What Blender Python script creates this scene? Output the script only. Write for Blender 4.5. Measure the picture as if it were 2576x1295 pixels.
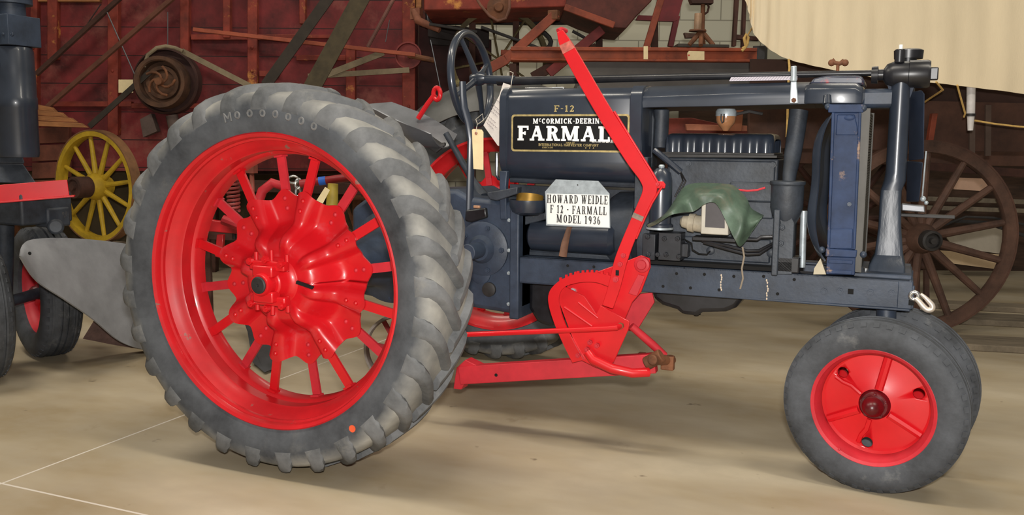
import bpy, bmesh, math, random
from mathutils import Vector, Matrix, Euler
random.seed(7)
for o in list(bpy.data.objects): bpy.data.objects.remove(o)
SC = bpy.context.scene
COL = SC.collection
PI = math.pi
# ---------------------------------------------------------------- camera
W, H = 2576, 1295
CAM = Vector((2.0181, -3.6357, 1.1962))
YAW, PITCH, ROLL, FPX = 0.401755, 0.125702, 0.008691, 2279.886
fwd = Vector((-math.sin(YAW)*math.cos(PITCH), math.cos(YAW)*math.cos(PITCH), -math.sin(PITCH)))
rt0 = Vector((math.cos(YAW), math.sin(YAW), 0)); up0 = rt0.cross(fwd)
rgt = rt0*math.cos(ROLL)+up0*math.sin(ROLL); upv = -rt0*math.sin(ROLL)+up0*math.cos(ROLL)
cd = bpy.data.cameras.new('camera'); co = bpy.data.objects.new('camera', cd); COL.objects.link(co)
m = Matrix.Identity(4)
for i in range(3):
    m[i][0] = rgt[i]; m[i][1] = upv[i]; m[i][2] = -fwd[i]; m[i][3] = CAM[i]
co.matrix_world = m
cd.sensor_width = 36; cd.lens = 36*FPX/W; cd.clip_start = .05; cd.clip_end = 100
SC.camera = co
# ---------------------------------------------------------------- world, lamps, exposure
wd = bpy.data.worlds.new('world'); SC.world = wd; wd.use_nodes = True
bgn = wd.node_tree.nodes['Background']
bgn.inputs['Color'].default_value = (1.0, .93, .82, 1); bgn.inputs['Strength'].default_value = .17
def area(name, loc, target, sx, sy, watt, col):
    l = bpy.data.lights.new(name, 'AREA'); l.shape = 'RECTANGLE'; l.size = sx; l.size_y = sy; l.energy = watt; l.color = col
    o = bpy.data.objects.new(name, l); COL.objects.link(o); o.location = loc
    o.rotation_euler = (Vector(target)-Vector(loc)).to_track_quat('-Z', 'Y').to_euler()
    return o
F0 = Vector((-math.sin(YAW), math.cos(YAW), 0)); E1 = Vector((math.cos(YAW), math.sin(YAW), 0)); Z = Vector((0, 0, 1))
area('camera_flash', CAM+Vector((0, .05, .16))-F0*.1, (1.1, 0, .75), .10, .06, 125, (1, .97, .93))
for x, y, wt in ((-2.6, -1.2, 78), (.6, -1.4, 60), (3.6, -1.0, 60), (-1.6, 2.4, 30), (2.2, 2.6, 36)):
    area('hall_lamp', (x, y, 4.2), (x, y, 0), 1.6, .35, wt, (1, .92, .78))
SC.view_settings.view_transform = 'Standard'; SC.view_settings.look = 'None'
SC.view_settings.exposure = 0.0; SC.view_settings.gamma = 1
SC.view_settings.use_curve_mapping = False
# ---------------------------------------------------------------- helpers
def ray(x, y):
    return fwd*FPX + rgt*(x-W/2) + upv*(H/2-y)
def A(x, y, Y):                      # image point carried out to the vertical plane y = Y of the hall
    d = ray(x, y); return CAM + d*((Y-CAM.y)/d.y)
def B(x, y, D):                      # point at distance D along the room's long direction F0
    d = ray(x, y); return CAM + d*(D/d.dot(F0))
def G(x, y, z=0):
    d = ray(x, y); return CAM + d*((z-CAM.z)/d.z)
def V(*a): return Vector(a)
def sm(a, b, x):
    t = max(0, min(1, (x-a)/(b-a))); return t*t*(3-2*t)
def lin(c):
    return tuple((v/255/12.92 if v/255 <= .04045 else ((v/255+.055)/1.055)**2.4) for v in c)
class MB:
    def __init__(s): s.bm = bmesh.new()
    def face(s, vs):
        try: return s.bm.faces.new(vs)
        except ValueError: return None
    def box(s, c, d, R=None):
        c = Vector(c); vs = []
        for k in range(8):
            p = Vector(((.5 if k & 1 else -.5)*d[0], (.5 if k & 2 else -.5)*d[1], (.5 if k & 4 else -.5)*d[2]))
            if R is not None: p = R @ p
            vs.append(s.bm.verts.new(c+p))
        for f in ((0, 1, 3, 2), (4, 6, 7, 5), (0, 4, 5, 1), (2, 3, 7, 6), (0, 2, 6, 4), (1, 5, 7, 3)): s.face([vs[i] for i in f])
        return s
    def bar(s, p, q, w, t, n):       # straight bar p-q, width w across, thickness t along n
        p, q, n = Vector(p), Vector(q), Vector(n); d = (q-p).normalized(); u = d.cross(n).normalized(); n = u.cross(d).normalized()
        R = Matrix((d, u, n)).transposed()
        return s.box((p+q)/2, ((q-p).length, w, t), R)
    def prism(s, pts, vec):
        vec = Vector(vec); a = [s.bm.verts.new(p) for p in pts]; b = [s.bm.verts.new(Vector(p)+vec) for p in pts]
        n = len(a); s.face(a); s.face(b[::-1])
        for i in range(n): s.face([a[i], a[(i+1) % n], b[(i+1) % n], b[i]])
        return s
    def loft(s, rings, caps=True, closed=False):
        R = [[s.bm.verts.new(p) for p in r] for r in rings]; n = len(R[0]); m = len(R)
        for i in range(m if closed else m-1):
            a, b = R[i], R[(i+1) % m]
            for j in range(n): s.face([a[j], a[(j+1) % n], b[(j+1) % n], b[j]])
        if caps and not closed: s.face(R[0][::-1]); s.face(R[-1])
        return s
    def tube(s, pts, r, n=10, caps=True, closed=False, squash=1):
        pts = [Vector(p) for p in pts]; m = len(pts); rs = r if isinstance(r, (list, tuple)) else [r]*m
        rings = []; u = None
        for i in range(m):
            if closed: d = pts[(i+1) % m]-pts[i-1]
            else: d = pts[min(i+1, m-1)]-pts[max(i-1, 0)]
            d.normalize()
            if u is None:
                u = d.orthogonal().normalized()
            u = (u-d*u.dot(d)).normalized(); v = d.cross(u)
            rings.append([pts[i]+(u*math.cos(2*PI*k/n)+v*math.sin(2*PI*k/n)*squash)*rs[i] for k in range(n)])
        return s.loft(rings, caps, closed)
    def cyl(s, p, q, r, n=20, r2=None):
        return s.tube([p, q], [r, r if r2 is None else r2], n)
    def lathe(s, prof, o, ax, n=48, closed=True):
        o = Vector(o); ax = Vector(ax).normalized(); u = ax.orthogonal().normalized(); v = ax.cross(u)
        rings = [[o+ax*h+(u*math.cos(2*PI*k/n)+v*math.sin(2*PI*k/n))*r for (r, h) in prof] for k in range(n)]
        R = [[s.bm.verts.new(p) for p in r] for r in rings]; L = len(prof)
        for k in range(n):
            a, b = R[k], R[(k+1) % n]
            for j in range(L if closed else L-1): s.face([a[j], a[(j+1) % L], b[(j+1) % L], b[j]])
        return s
    def ball(s, c, r, sc=(1, 1, 1), n=16):
        c = Vector(c); m = n//2
        prof = [[c+V(r*sc[0]*math.sin(PI*i/m)*math.cos(2*PI*k/n), r*sc[1]*math.sin(PI*i/m)*math.sin(2*PI*k/n), r*sc[2]*math.cos(PI*i/m)) for k in range(n)] for i in range(1, m)]
        R = [[s.bm.verts.new(p) for p in q] for q in prof]; t = s.bm.verts.new(c+V(0, 0, r*sc[2])); b = s.bm.verts.new(c-V(0, 0, r*sc[2]))
        for i in range(len(R)-1):
            for k in range(n): s.face([R[i][k], R[i+1][k], R[i+1][(k+1) % n], R[i][(k+1) % n]])
        for k in range(n): s.face([t, R[0][k], R[0][(k+1) % n]]); s.face([b, R[-1][(k+1) % n], R[-1][k]])
        return s
    def belt(s, pts, w, th, closed=False):   # flat strap following pts, wide along vector w
        w = Vector(w); pts = [Vector(p) for p in pts]; m = len(pts); rings = []
        for i in range(m):
            d = (pts[(i+1) % m]-pts[i-1]) if closed else (pts[min(i+1, m-1)]-pts[max(i-1, 0)])
            nn = d.cross(w).normalized()*th/2
            rings.append([pts[i]-w/2-nn, pts[i]+w/2-nn, pts[i]+w/2+nn, pts[i]-w/2+nn])
        return s.loft(rings, True, closed)
    def sheet(s, fn, nu, nv, th):            # thick curved sheet from fn(u,v)
        P = [[Vector(fn(i/nu, j/nv)) for j in range(nv+1)] for i in range(nu+1)]
        N = [[None]*(nv+1) for _ in range(nu+1)]
        for i in range(nu+1):
            for j in range(nv+1):
                a = P[min(i+1, nu)][j]-P[max(i-1, 0)][j]; b = P[i][min(j+1, nv)]-P[i][max(j-1, 0)]
                n_ = a.cross(b); N[i][j] = n_.normalized()*th/2 if n_.length > 0 else V(0, 0, 0)
        a = [[s.bm.verts.new(P[i][j]+N[i][j]) for j in range(nv+1)] for i in range(nu+1)]
        b = [[s.bm.verts.new(P[i][j]-N[i][j]) for j in range(nv+1)] for i in range(nu+1)]
        for i in range(nu):
            for j in range(nv):
                s.face([a[i][j], a[i+1][j], a[i+1][j+1], a[i][j+1]]); s.face([b[i][j], b[i][j+1], b[i+1][j+1], b[i+1][j]])
        for i in range(nu):
            for j in (0, nv): s.face([a[i][j], b[i][j], b[i+1][j], a[i+1][j]])
        for j in range(nv):
            for i in (0, nu): s.face([a[i][j], a[i][j+1], b[i][j+1], b[i][j]])
        return s
    def bolt(s, p, n, r=.011, h=.01):        # hexagon head
        p, n = Vector(p), Vector(n).normalized()
        s.tube([p-n*.002, p+n*h], r, 6); s.tube([p+n*h, p+n*(h+.006)], r*.5, 8); return s
    def xf(s, M): bmesh.ops.transform(s.bm, matrix=M, verts=s.bm.verts); return s
    def build(s, name, mat, parent=None, bevel=0, label=None, flat=False, seg=2, ang=35):
        me = bpy.data.meshes.new(name)
        off = ROOT.get(parent.name, V(0, 0, 0)) if parent is not None else V(0, 0, 0)
        if off.length: bmesh.ops.translate(s.bm, verts=s.bm.verts, vec=-off)
        bmesh.ops.recalc_face_normals(s.bm, faces=s.bm.faces)
        s.bm.to_mesh(me); s.bm.free()
        if not flat:
            me.polygons.foreach_set('use_smooth', [True]*len(me.polygons)); me.set_sharp_from_angle(angle=math.radians(ang))
        me.materials.append(mat)
        o = bpy.data.objects.new(name, me); COL.objects.link(o)
        if parent is not None: o.parent = parent; ROOT[o.name] = off
        if bevel:
            b = o.modifiers.new('bevel', 'BEVEL'); b.width = bevel; b.segments = seg; b.limit_method = 'ANGLE'; b.angle_limit = math.radians(40)
        if label: o['label'] = label
        return o
ROOT = {}
def thing(name, label, cat, loc=(0, 0, 0), group=None):
    o = bpy.data.objects.new(name, None); COL.objects.link(o); o.location = loc; o.empty_display_size = .1
    o['label'] = label; o['category'] = cat
    if group: o['group'] = group
    ROOT[o.name] = Vector(loc); return o
def tag(o, label, cat, group=None, kind=None):
    o['label'] = label; o['category'] = cat
    if group: o['group'] = group
    if kind: o['kind'] = kind
    return o
def mat(name, rgb, rough=.5, metal=0., var=.12, scale=6., wear=None, bump=0., bscale=80., spec=.5, coat=0., dark=None, stretch=None):
    """procedural paint / metal / wood: base colour with noise variation, optional wear patches of a second colour"""
    M = bpy.data.materials.new(name); M.use_nodes = True; nt = M.node_tree; N = nt.nodes; L = nt.links; b = N['Principled BSDF']
    c = lin(rgb); tc = N.new('ShaderNodeTexCoord'); co_ = tc.outputs['Object']
    if stretch:
        mp = N.new('ShaderNodeMapping'); mp.inputs['Scale'].default_value = stretch; L.new(co_, mp.inputs['Vector']); co_ = mp.outputs['Vector']
    nz = N.new('ShaderNodeTexNoise'); nz.inputs['Scale'].default_value = scale; nz.inputs['Detail'].default_value = 6; nz.inputs['Roughness'].default_value = .65
    L.new(co_, nz.inputs['Vector'])
    rp = N.new('ShaderNodeValToRGB'); L.new(nz.outputs['Fac'], rp.inputs['Fac'])
    d = lin(dark) if dark else tuple(v*(1-2.2*var) for v in c); e = tuple(min(1, v*(1+1.2*var)) for v in c)
    rp.color_ramp.elements[0].position = .3; rp.color_ramp.elements[0].color = (*[max(0, v) for v in d], 1)
    rp.color_ramp.elements[1].position = .7; rp.color_ramp.elements[1].color = (*e, 1)
    out = rp.outputs['Color']
    if wear:
        wc, th, ws = wear[:3]
        n2 = N.new('ShaderNodeTexNoise'); n2.inputs['Scale'].default_value = ws; n2.inputs['Detail'].default_value = 8; n2.inputs['Roughness'].default_value = .7
        L.new(co_, n2.inputs['Vector'])
        r2 = N.new('ShaderNodeValToRGB'); r2.color_ramp.elements[0].position = th; r2.color_ramp.elements[1].position = min(1, th+(wear[3] if len(wear) > 3 else .05))
        L.new(n2.outputs['Fac'], r2.inputs['Fac'])
        mx = N.new('ShaderNodeMix'); mx.data_type = 'RGBA'; L.new(r2.outputs['Color'], mx.inputs['Factor']); L.new(out, mx.inputs['A']); mx.inputs['B'].default_value = (*lin(wc), 1)
        out = mx.outputs['Result']
    L.new(out, b.inputs['Base Color']); b.inputs['Roughness'].default_value = rough; b.inputs['Metallic'].default_value = metal
    b.inputs['Specular IOR Level'].default_value = spec
    if coat: b.inputs['Coat Weight'].default_value = coat; b.inputs['Coat Roughness'].default_value = .12
    if bump:
        n3 = N.new('ShaderNodeTexNoise'); n3.inputs['Scale'].default_value = bscale; n3.inputs['Detail'].default_value = 4; L.new(co_, n3.inputs['Vector'])
        bp = N.new('ShaderNodeBump'); bp.inputs['Strength'].default_value = bump; bp.inputs['Distance'].default_value = .004; L.new(n3.outputs['Fac'], bp.inputs['Height']); L.new(bp.outputs['Normal'], b.inputs['Normal'])
    return M
RED = mat('red_paint', (204, 18, 28), .38, var=.06, scale=5, wear=((150, 105, 95), .73, 9, .04), coat=.25)
REDDUST = mat('dusty_red_paint', (194, 38, 50), .55, var=.12, scale=7, wear=((160, 110, 100), .66, 6, .12))
HUBRED = mat('pressed_hub_red', (202, 20, 30), .36, var=.07, scale=5, wear=((190, 70, 78), .54, 6, .2), coat=.25)
REDRIM = mat('worn_red_rim_paint', (200, 26, 34), .42, var=.1, scale=5, wear=((138, 98, 88), .635, 11, .03), coat=.15)
DKRED = mat('dark_greasy_red', (92, 10, 18), .35, var=.3, scale=14)
BLUE = mat('blue_grey_paint', (44, 51, 63), .34, var=.14, scale=5, coat=.35, spec=.5)
BLUEM = mat('blue_grey_worn_paint', (49, 60, 77), .5, var=.22, scale=8, wear=((84, 82, 80), .66, 10, .1), bump=.12)
BLUED = mat('blue_grey_dusty_casting', (52, 58, 67), .55, var=.25, scale=9, wear=((98, 92, 84), .68, 8, .12), bump=.2)
BLUEP = mat('chipped_radiator_paint', (42, 58, 90), .6, var=.25, scale=6, wear=((146, 122, 104), .535, 4.2, .05), bump=.10, bscale=60, spec=.28)
BLACKM = mat('black_oily_metal', (34, 34, 38), .35, var=.3, scale=10)
DARK = mat('dark_iron', (44, 42, 42), .6, var=.3, scale=10)
HOLE = mat('bolt_hole_black', (12, 11, 11), .9, var=.1)
TIRE = mat('worn_tyre_rubber', (76, 79, 83), .75, var=.36, scale=4.5, wear=((110, 108, 104), .62, 3.2, .25), bump=.2, bscale=50, dark=(42, 44, 48))
LUG = mat('tyre_lug_rubber', (100, 101, 102), .75, var=.25, scale=7, wear=((128, 126, 120), .6, 5, .2), bump=.2, bscale=50, dark=(66, 68, 70))
TIRESIDE = mat('smooth_tyre_rubber', (72, 74, 77), .7, var=.2, scale=5, bump=.1, wear=((112, 112, 110), .62, 4, .2))
def dusty_tread(M):
    nt = M.node_tree; N = nt.nodes; L = nt.links; b = N['Principled BSDF']; src = b.inputs['Base Color'].links[0].from_socket
    tc = N.new('ShaderNodeTexCoord'); sub_ = N.new('ShaderNodeVectorMath'); sub_.operation = 'SUBTRACT'; L.new(tc.outputs['Object'], sub_.inputs[0]); sub_.inputs[1].default_value = (0, 0, .70)
    mu = N.new('ShaderNodeVectorMath'); mu.operation = 'MULTIPLY'; L.new(sub_.outputs[0], mu.inputs[0]); mu.inputs[1].default_value = (1, 0, 1)
    ln = N.new('ShaderNodeVectorMath'); ln.operation = 'LENGTH'; L.new(mu.outputs[0], ln.inputs[0])
    nz = N.new('ShaderNodeTexNoise'); nz.inputs['Scale'].default_value = 9; nz.inputs['Detail'].default_value = 5; L.new(tc.outputs['Object'], nz.inputs['Vector'])
    ad = N.new('ShaderNodeMath'); ad.operation = 'MULTIPLY_ADD'; L.new(nz.outputs['Fac'], ad.inputs[0]); ad.inputs[1].default_value = .09; L.new(ln.outputs['Value'], ad.inputs[2])
    mr = N.new('ShaderNodeMapRange'); L.new(ad.outputs[0], mr.inputs['Value']); mr.inputs['From Min'].default_value = .652; mr.inputs['From Max'].default_value = .705
    mx = N.new('ShaderNodeMix'); mx.data_type = 'RGBA'; L.new(mr.outputs['Result'], mx.inputs['Factor']); L.new(src, mx.inputs['A'])
    n4 = N.new('ShaderNodeTexNoise'); n4.inputs['Scale'].default_value = 7; n4.inputs['Detail'].default_value = 6; L.new(tc.outputs['Object'], n4.inputs['Vector'])
    r4 = N.new('ShaderNodeValToRGB'); L.new(n4.outputs['Fac'], r4.inputs['Fac']); r4.color_ramp.elements[0].position = .32; r4.color_ramp.elements[0].color = (*lin((98, 99, 99)), 1); r4.color_ramp.elements[1].position = .68; r4.color_ramp.elements[1].color = (*lin((152, 150, 143)), 1)
    L.new(r4.outputs['Color'], mx.inputs['B']); L.new(mx.outputs['Result'], b.inputs['Base Color'])
dusty_tread(TIRE)
TREADF = mat('front_tyre_rubber', (68, 71, 76), .72, var=.3, scale=7, wear=((120, 120, 119), .60, 5, .2), bump=.2)
CHROME = mat('bright_steel', (200, 200, 200), .25, .9, var=.1)
GALV = mat('galvanised_steel', (178, 188, 194), .4, .35, var=.16, scale=22)
STEELG = mat('grey_sheet_steel', (120, 122, 126), .42, .5, var=.15, scale=5)
WHITE = mat('white_plate', (236, 236, 232), .5, var=.02)
BLACKT = mat('black_lettering', (22, 22, 24), .6, var=.02)
WHITET = mat('white_lettering', (244, 244, 240), .5, var=.02)
GOLD = mat('gold_lettering', (196, 176, 120), .4, .3, var=.2, scale=40)
DECALB = mat('black_decal', (8, 8, 10), .4, var=.05)
MANILA = mat('manila_paper', (234, 214, 168), .8, var=.05, scale=20)
PAPER = mat('white_paper', (222, 214, 206), .8, var=.06, scale=30)
STRING = mat('white_string', (214, 206, 190), .9)
ROPE = mat('yellow_rope', (214, 176, 104), .85, var=.1, scale=60)
CANVAS = mat('cream_canvas', (232, 215, 182), .9, var=.05, scale=3, bump=.25, bscale=220, stretch=(1, 1, .25), wear=((206, 184, 146), .66, 2, .2))
RAG = mat('green_oilcloth', (78, 97, 82), .5, var=.28, scale=6, wear=((110, 102, 86), .50, 4, .18), bump=.25, bscale=30)
BROWNOLD = mat('thresher_red_boards', (112, 32, 34), .75, var=.34, scale=3, wear=((136, 76, 66), .54, 2.6, .22), bump=.3, bscale=30)
POSTW = mat('thresher_worn_posts', (132, 50, 36), .75, var=.25, scale=6, wear=((200, 136, 66), .59, 5, .10), bump=.3, bscale=30)
BRACE = mat('red_brown_timber', (142, 66, 42), .7, var=.22, scale=6, wear=((110, 60, 44), .6, 6, .15), bump=.2)
TANWOOD = mat('tan_boards', (164, 110, 66), .8, var=.2, scale=5, bump=.3, stretch=(1, 1, 6))
DKBROWN = mat('dark_brown_wood', (74, 44, 34), .8, var=.3, scale=5, bump=.3, wear=((104, 66, 44), .6, 4, .2))
BELTM = mat('olive_drive_belt', (74, 64, 44), .8, var=.2, scale=8)
BELTD = mat('dark_drive_belt', (52, 44, 36), .8, var=.2, scale=8)
BELTG = mat('grey_canvas_belt', (134, 120, 96), .85, var=.15, scale=8)
RUST = mat('rusty_iron', (116, 72, 44), .75, var=.3, scale=9, bump=.3)
WHEELW = mat('weathered_wagon_wood', (88, 62, 50), .75, var=.25, scale=6, wear=((146, 98, 50), .64, 5, .1), bump=.3)
YELLOW = mat('yellow_wheel_paint', (188, 154, 34), .6, var=.15, scale=9, wear=((140, 96, 40), .68, 8, .1))
GREYP = mat('grey_planks', (124, 112, 94), .8, var=.2, scale=5, bump=.2, stretch=(1, 6, 1))
TROUGH = mat('grey_trough_metal', (92, 88, 84), .7, var=.12, scale=4)
# ---------------------------------------------------------------- setting
def concrete():
    M = bpy.data.materials.new('sealed_concrete'); M.use_nodes = True; nt = M.node_tree; N = nt.nodes; L = nt.links; b = N['Principled BSDF']
    tc = N.new('ShaderNodeTexCoord')
    def noise(s, d=6, r=.6, st=None):
        n = N.new('ShaderNodeTexNoise'); n.inputs['Scale'].default_value = s; n.inputs['Detail'].default_value = d; n.inputs['Roughness'].default_value = r
        if st:
            mp = N.new('ShaderNodeMapping'); mp.inputs['Scale'].default_value = st; mp.inputs['Rotation'].default_value = (0, 0, .35); L.new(tc.outputs['Object'], mp.inputs['Vector']); L.new(mp.outputs['Vector'], n.inputs['Vector'])
        else: L.new(tc.outputs['Object'], n.inputs['Vector'])
        return n.outputs['Fac']
    def ramp(f, a, b_, ca, cb):
        r = N.new('ShaderNodeValToRGB'); L.new(f, r.inputs['Fac']); r.color_ramp.elements[0].position = a; r.color_ramp.elements[1].position = b_
        r.color_ramp.elements[0].color = (*ca, 1); r.color_ramp.elements[1].color = (*cb, 1); return r.outputs['Color']
    def mix(f, a, b_, mode='MIX'):
        x = N.new('ShaderNodeMix'); x.data_type = 'RGBA'; x.blend_type = mode
        if isinstance(f, float): x.inputs['Factor'].default_value = f
        else: L.new(f, x.inputs['Factor'])
        L.new(a, x.inputs['A'])
        if isinstance(b_, tuple): x.inputs['B'].default_value = (*b_, 1)
        else: L.new(b_, x.inputs['B'])
        return x.outputs['Result']
    base = ramp(noise(.9, 4, .55, (1, 2.2, 1)), .35, .68, lin((150, 134, 106)), lin((184, 172, 149)))
    base = mix(ramp(noise(5, 8, .7), .4, .7, (0, 0, 0), (.55, .55, .55)), base, lin((164, 153, 134)))
    base = mix(ramp(noise(2.6, 7, .62), .66, .76, (0, 0, 0), (.6, .6, .6)), base, lin((118, 98, 72)))
    base = mix(ramp(noise(7, 3, .5), .71, .75, (0, 0, 0), (.7, .7, .7)), base, lin((96, 84, 68)))
    sp = N.new('ShaderNodeSeparateXYZ'); L.new(tc.outputs['Object'], sp.inputs['Vector'])
    def line(sock, v, w):
        a = N.new('ShaderNodeMath'); a.operation = 'ADD'; L.new(sock, a.inputs[0]); a.inputs[1].default_value = -v
        c = N.new('ShaderNodeMath'); c.operation = 'ABSOLUTE'; L.new(a.outputs[0], c.inputs[0])
        d = N.new('ShaderNodeMath'); d.operation = 'LESS_THAN'; L.new(c.outputs[0], d.inputs[0]); d.inputs[1].default_value = w; return d.outputs[0]
    f1 = line(sp.outputs['X'], -.808, .0045); f2 = line(sp.outputs['Y'], -1.53, .0045)
    mx = N.new('ShaderNodeMath'); mx.operation = 'MAXIMUM'; L.new(f1, mx.inputs[0]); L.new(f2, mx.inputs[1])
    base = mix(mx.outputs[0], base, lin((206, 198, 186)))
    L.new(base, b.inputs['Base Color']); b.inputs['Roughness'].default_value = .62; b.inputs['Specular IOR Level'].default_value = .3
    bp = N.new('ShaderNodeBump'); bp.inputs['Strength'].default_value = .08; L.new(noise(30), bp.inputs['Height']); L.new(bp.outputs['Normal'], b.inputs['Normal'])
    return M
def blockwall():
    M = bpy.data.materials.new('painted_block_wall'); M.use_nodes = True; nt = M.node_tree; N = nt.nodes; L = nt.links; b = N['Principled BSDF']
    tc = N.new('ShaderNodeTexCoord'); br = N.new('ShaderNodeTexBrick'); L.new(tc.outputs['UV'], br.inputs['Vector'])
    br.inputs['Scale'].default_value = 1; br.inputs['Brick Width'].default_value = .406; br.inputs['Row Height'].default_value = .203; br.inputs['Mortar Size'].default_value = .006
    br.inputs['Color1'].default_value = (*lin((206, 202, 180)), 1); br.inputs['Color2'].default_value = (*lin((196, 194, 176)), 1); br.inputs['Mortar'].default_value = (*lin((150, 146, 130)), 1)
    L.new(br.outputs['Color'], b.inputs['Base Color']); b.inputs['Roughness'].default_value = .85
    return M
fl = MB(); c0 = CAM+F0*4; c0.z = 0
fl.prism([c0+E1*a+F0*d for a, d in ((-11, -6.5), (11, -6.5), (11, 5.4), (-11, 5.4))], (0, 0, -.1))
floor = fl.build('floor', concrete(), flat=True); floor['kind'] = 'structure'
DW = 9.25
wl = MB(); w0 = CAM+F0*DW; w0.z = 0
wl.prism([w0+E1*-11, w0+E1*11, w0+E1*11+Z*5, w0+E1*-11+Z*5], F0*.15)
wall = wl.build('wall_back', blockwall(), flat=True); wall['kind'] = 'structure'
uv = wall.data.uv_layers.new(name='UVMap')
for lp in wall.data.loops:
    p = wall.data.vertices[lp.vertex_index].co-w0; uv.data[lp.index].uv = (p.dot(E1)+20.07, p.z+.012)

# ---------------------------------------------------------------- lettering
def ring(cx, cy, rx, ry, t, h, a0=0, a1=360, n=20):
    P = []
    for i in range(n):
        u, v = math.radians(a0+(a1-a0)*i/n), math.radians(a0+(a1-a0)*(i+1)/n)
        P.append([(cx+rx*math.cos(u), cy+ry*math.sin(u)), (cx+rx*math.cos(v), cy+ry*math.sin(v)), (cx+(rx-t)*math.cos(v), cy+(ry-h)*math.sin(v)), (cx+(rx-t)*math.cos(u), cy+(ry-h)*math.sin(u))])
    return P
def glyph(ch, t, h, s, w=.62):
    """slab-serif capitals one unit tall: t stem, h hairline, s serif overhang"""
    R = lambda x0, y0, x1, y1: [(x0, y0), (x1, y0), (x1, y1), (x0, y1)]
    def stem(x, lo=True, hi=True):
        P = [R(x, 0, x+t, 1)]
        if lo: P.append(R(x-s, 0, x+t+s, h))
        if hi: P.append(R(x-s, 1-h, x+t+s, 1))
        return P
    D = lambda x0, y0, x1, y1, q: [(x0, y0), (x0+q, y0), (x1+q, y1), (x1, y1)]
    x = s; P = []
    if ch == 'F' or ch == 'E':
        P = stem(x)+[R(x, 1-h, x+w, 1), R(x+w-h*.8, .72, x+w, 1), R(x, .5-h/2, x+w*.72, .5+h/2), R(x+w*.72-h*.8, .38, x+w*.72, .62)]
        if ch == 'E': P += [R(x, 0, x+w, h), R(x+w-h*.8, 0, x+w, .28)]
        return x+w+s*.5, P
    if ch == 'L':
        P = stem(x)+[R(x, 0, x+w, h), R(x+w-h*.9, 0, x+w, .32)]; return x+w+s*.3, P
    if ch == 'A':
        W_ = w*1.25; k = max(h, t*.5)
        P = [D(x, 0, x+W_/2-k*.6, 1, k), D(x+W_-t, 0, x+W_/2-t*.55, 1, t), R(x+W_*.2, .28, x+W_*.8, .28+h), R(x-s, 0, x+k+s, h), R(x+W_-t-s, 0, x+W_+s, h)]
        return W_+2*s+x, P
    if ch == 'V' or ch == 'W':
        W_ = w*1.15; k = max(h, t*.5); n = 2 if ch == 'W' else 1; W_ *= (.78 if n == 2 else 1)
        for i in range(n):
            o = x+i*(W_-t*.6)
            P += [D(o+W_/2-t*.55, 0, o, 1, t), D(o+W_/2-k*.4, 0, o+W_-k, 1, k), R(o-s, 1-h, o+t+s, 1), R(o+W_-k-s, 1-h, o+W_+s, 1)]
        return n*W_-(n-1)*t*.6+2*s+x, P
    if ch == 'Y':
        W_ = w*1.15; k = max(h, t*.5)
        P = [R(x+W_/2-t/2, 0, x+W_/2+t/2, .5), R(x+W_/2-t/2-s, 0, x+W_/2+t/2+s, h), D(x+W_/2-t/2, .45, x, 1, t), D(x+W_/2, .45, x+W_-k, 1, k), R(x-s, 1-h, x+t+s, 1), R(x+W_-k-s, 1-h, x+W_+s, 1)]
        return W_+2*s+x, P
    if ch == 'M':
        W_ = w*1.5; k = max(h, t*.55)
        P = [R(x, 0, x+k, 1), R(x-s, 0, x+k+s, h), R(x-s, 1-h, x+t, 1), D(x+W_/2-t*.5, .05, x, 1, t), D(x+W_/2-k*.5, .05, x+W_-t, 1, k), R(x+W_-t, 0, x+W_, 1), R(x+W_-t-s, 0, x+W_+s, h), R(x+W_-t, 1-h, x+W_+s, 1)]
        return W_+2*s+x, P
    if ch == 'N':
        W_ = w*1.15; k = max(h, t*.5)
        P = [R(x, 0, x+k, 1), R(x-s, 0, x+k+s, h), R(x-s, 1-h, x+t, 1), D(x+W_-t, 0, x, 1, t), R(x+W_-k, 0, x+W_, 1), R(x+W_-k-s, 1-h, x+W_+s, 1)]
        return W_+2*s+x, P
    if ch == 'H' or ch == 'K' or ch == 'U':
        W_ = w*1.2
        if ch == 'H': P = stem(x)+stem(x+W_-t)+[R(x, .5-h/2, x+W_, .5+h/2)]
        if ch == 'K': P = stem(x)+[D(x+t*.9, .4, x+W_-t*.6, 1, max(h, t*.5)), D(x+W_-t, 0, x+t*1.2, .56, t), R(x+W_-t-s, 0, x+W_+s, h), R(x+W_-t-s, 1-h, x+W_, 1)]
        if ch == 'U': P = [R(x, .3, x+t, 1), R(x+W_-max(h, t*.6), .3, x+W_, 1), R(x-s, 1-h, x+t+s, 1), R(x+W_-t-s*.6, 1-h, x+W_+s*.6, 1)]+ring(x+W_/2, .32, W_/2, .32, t*.8, h, 180, 360)
        return W_+2*s+x, P
    if ch == 'I' or ch == '1':
        P = stem(x+(.08 if ch == '1' else 0), True, ch == 'I')
        if ch == '1': P.append([(x-.04, .8), (x+.1, .84), (x+.1, 1), (x+.06, 1)])
        return t+3*s+(.1 if ch == '1' else 0), P
    if ch == 'T':
        W_ = w*1.1; return W_+s+x, [R(x+W_/2-t/2, 0, x+W_/2+t/2, 1), R(x+W_/2-t/2-s, 0, x+W_/2+t/2+s, h), R(x, 1-h, x+W_, 1), R(x, .7, x+h*.8, 1), R(x+W_-h*.8, .7, x+W_, 1)]
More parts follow.
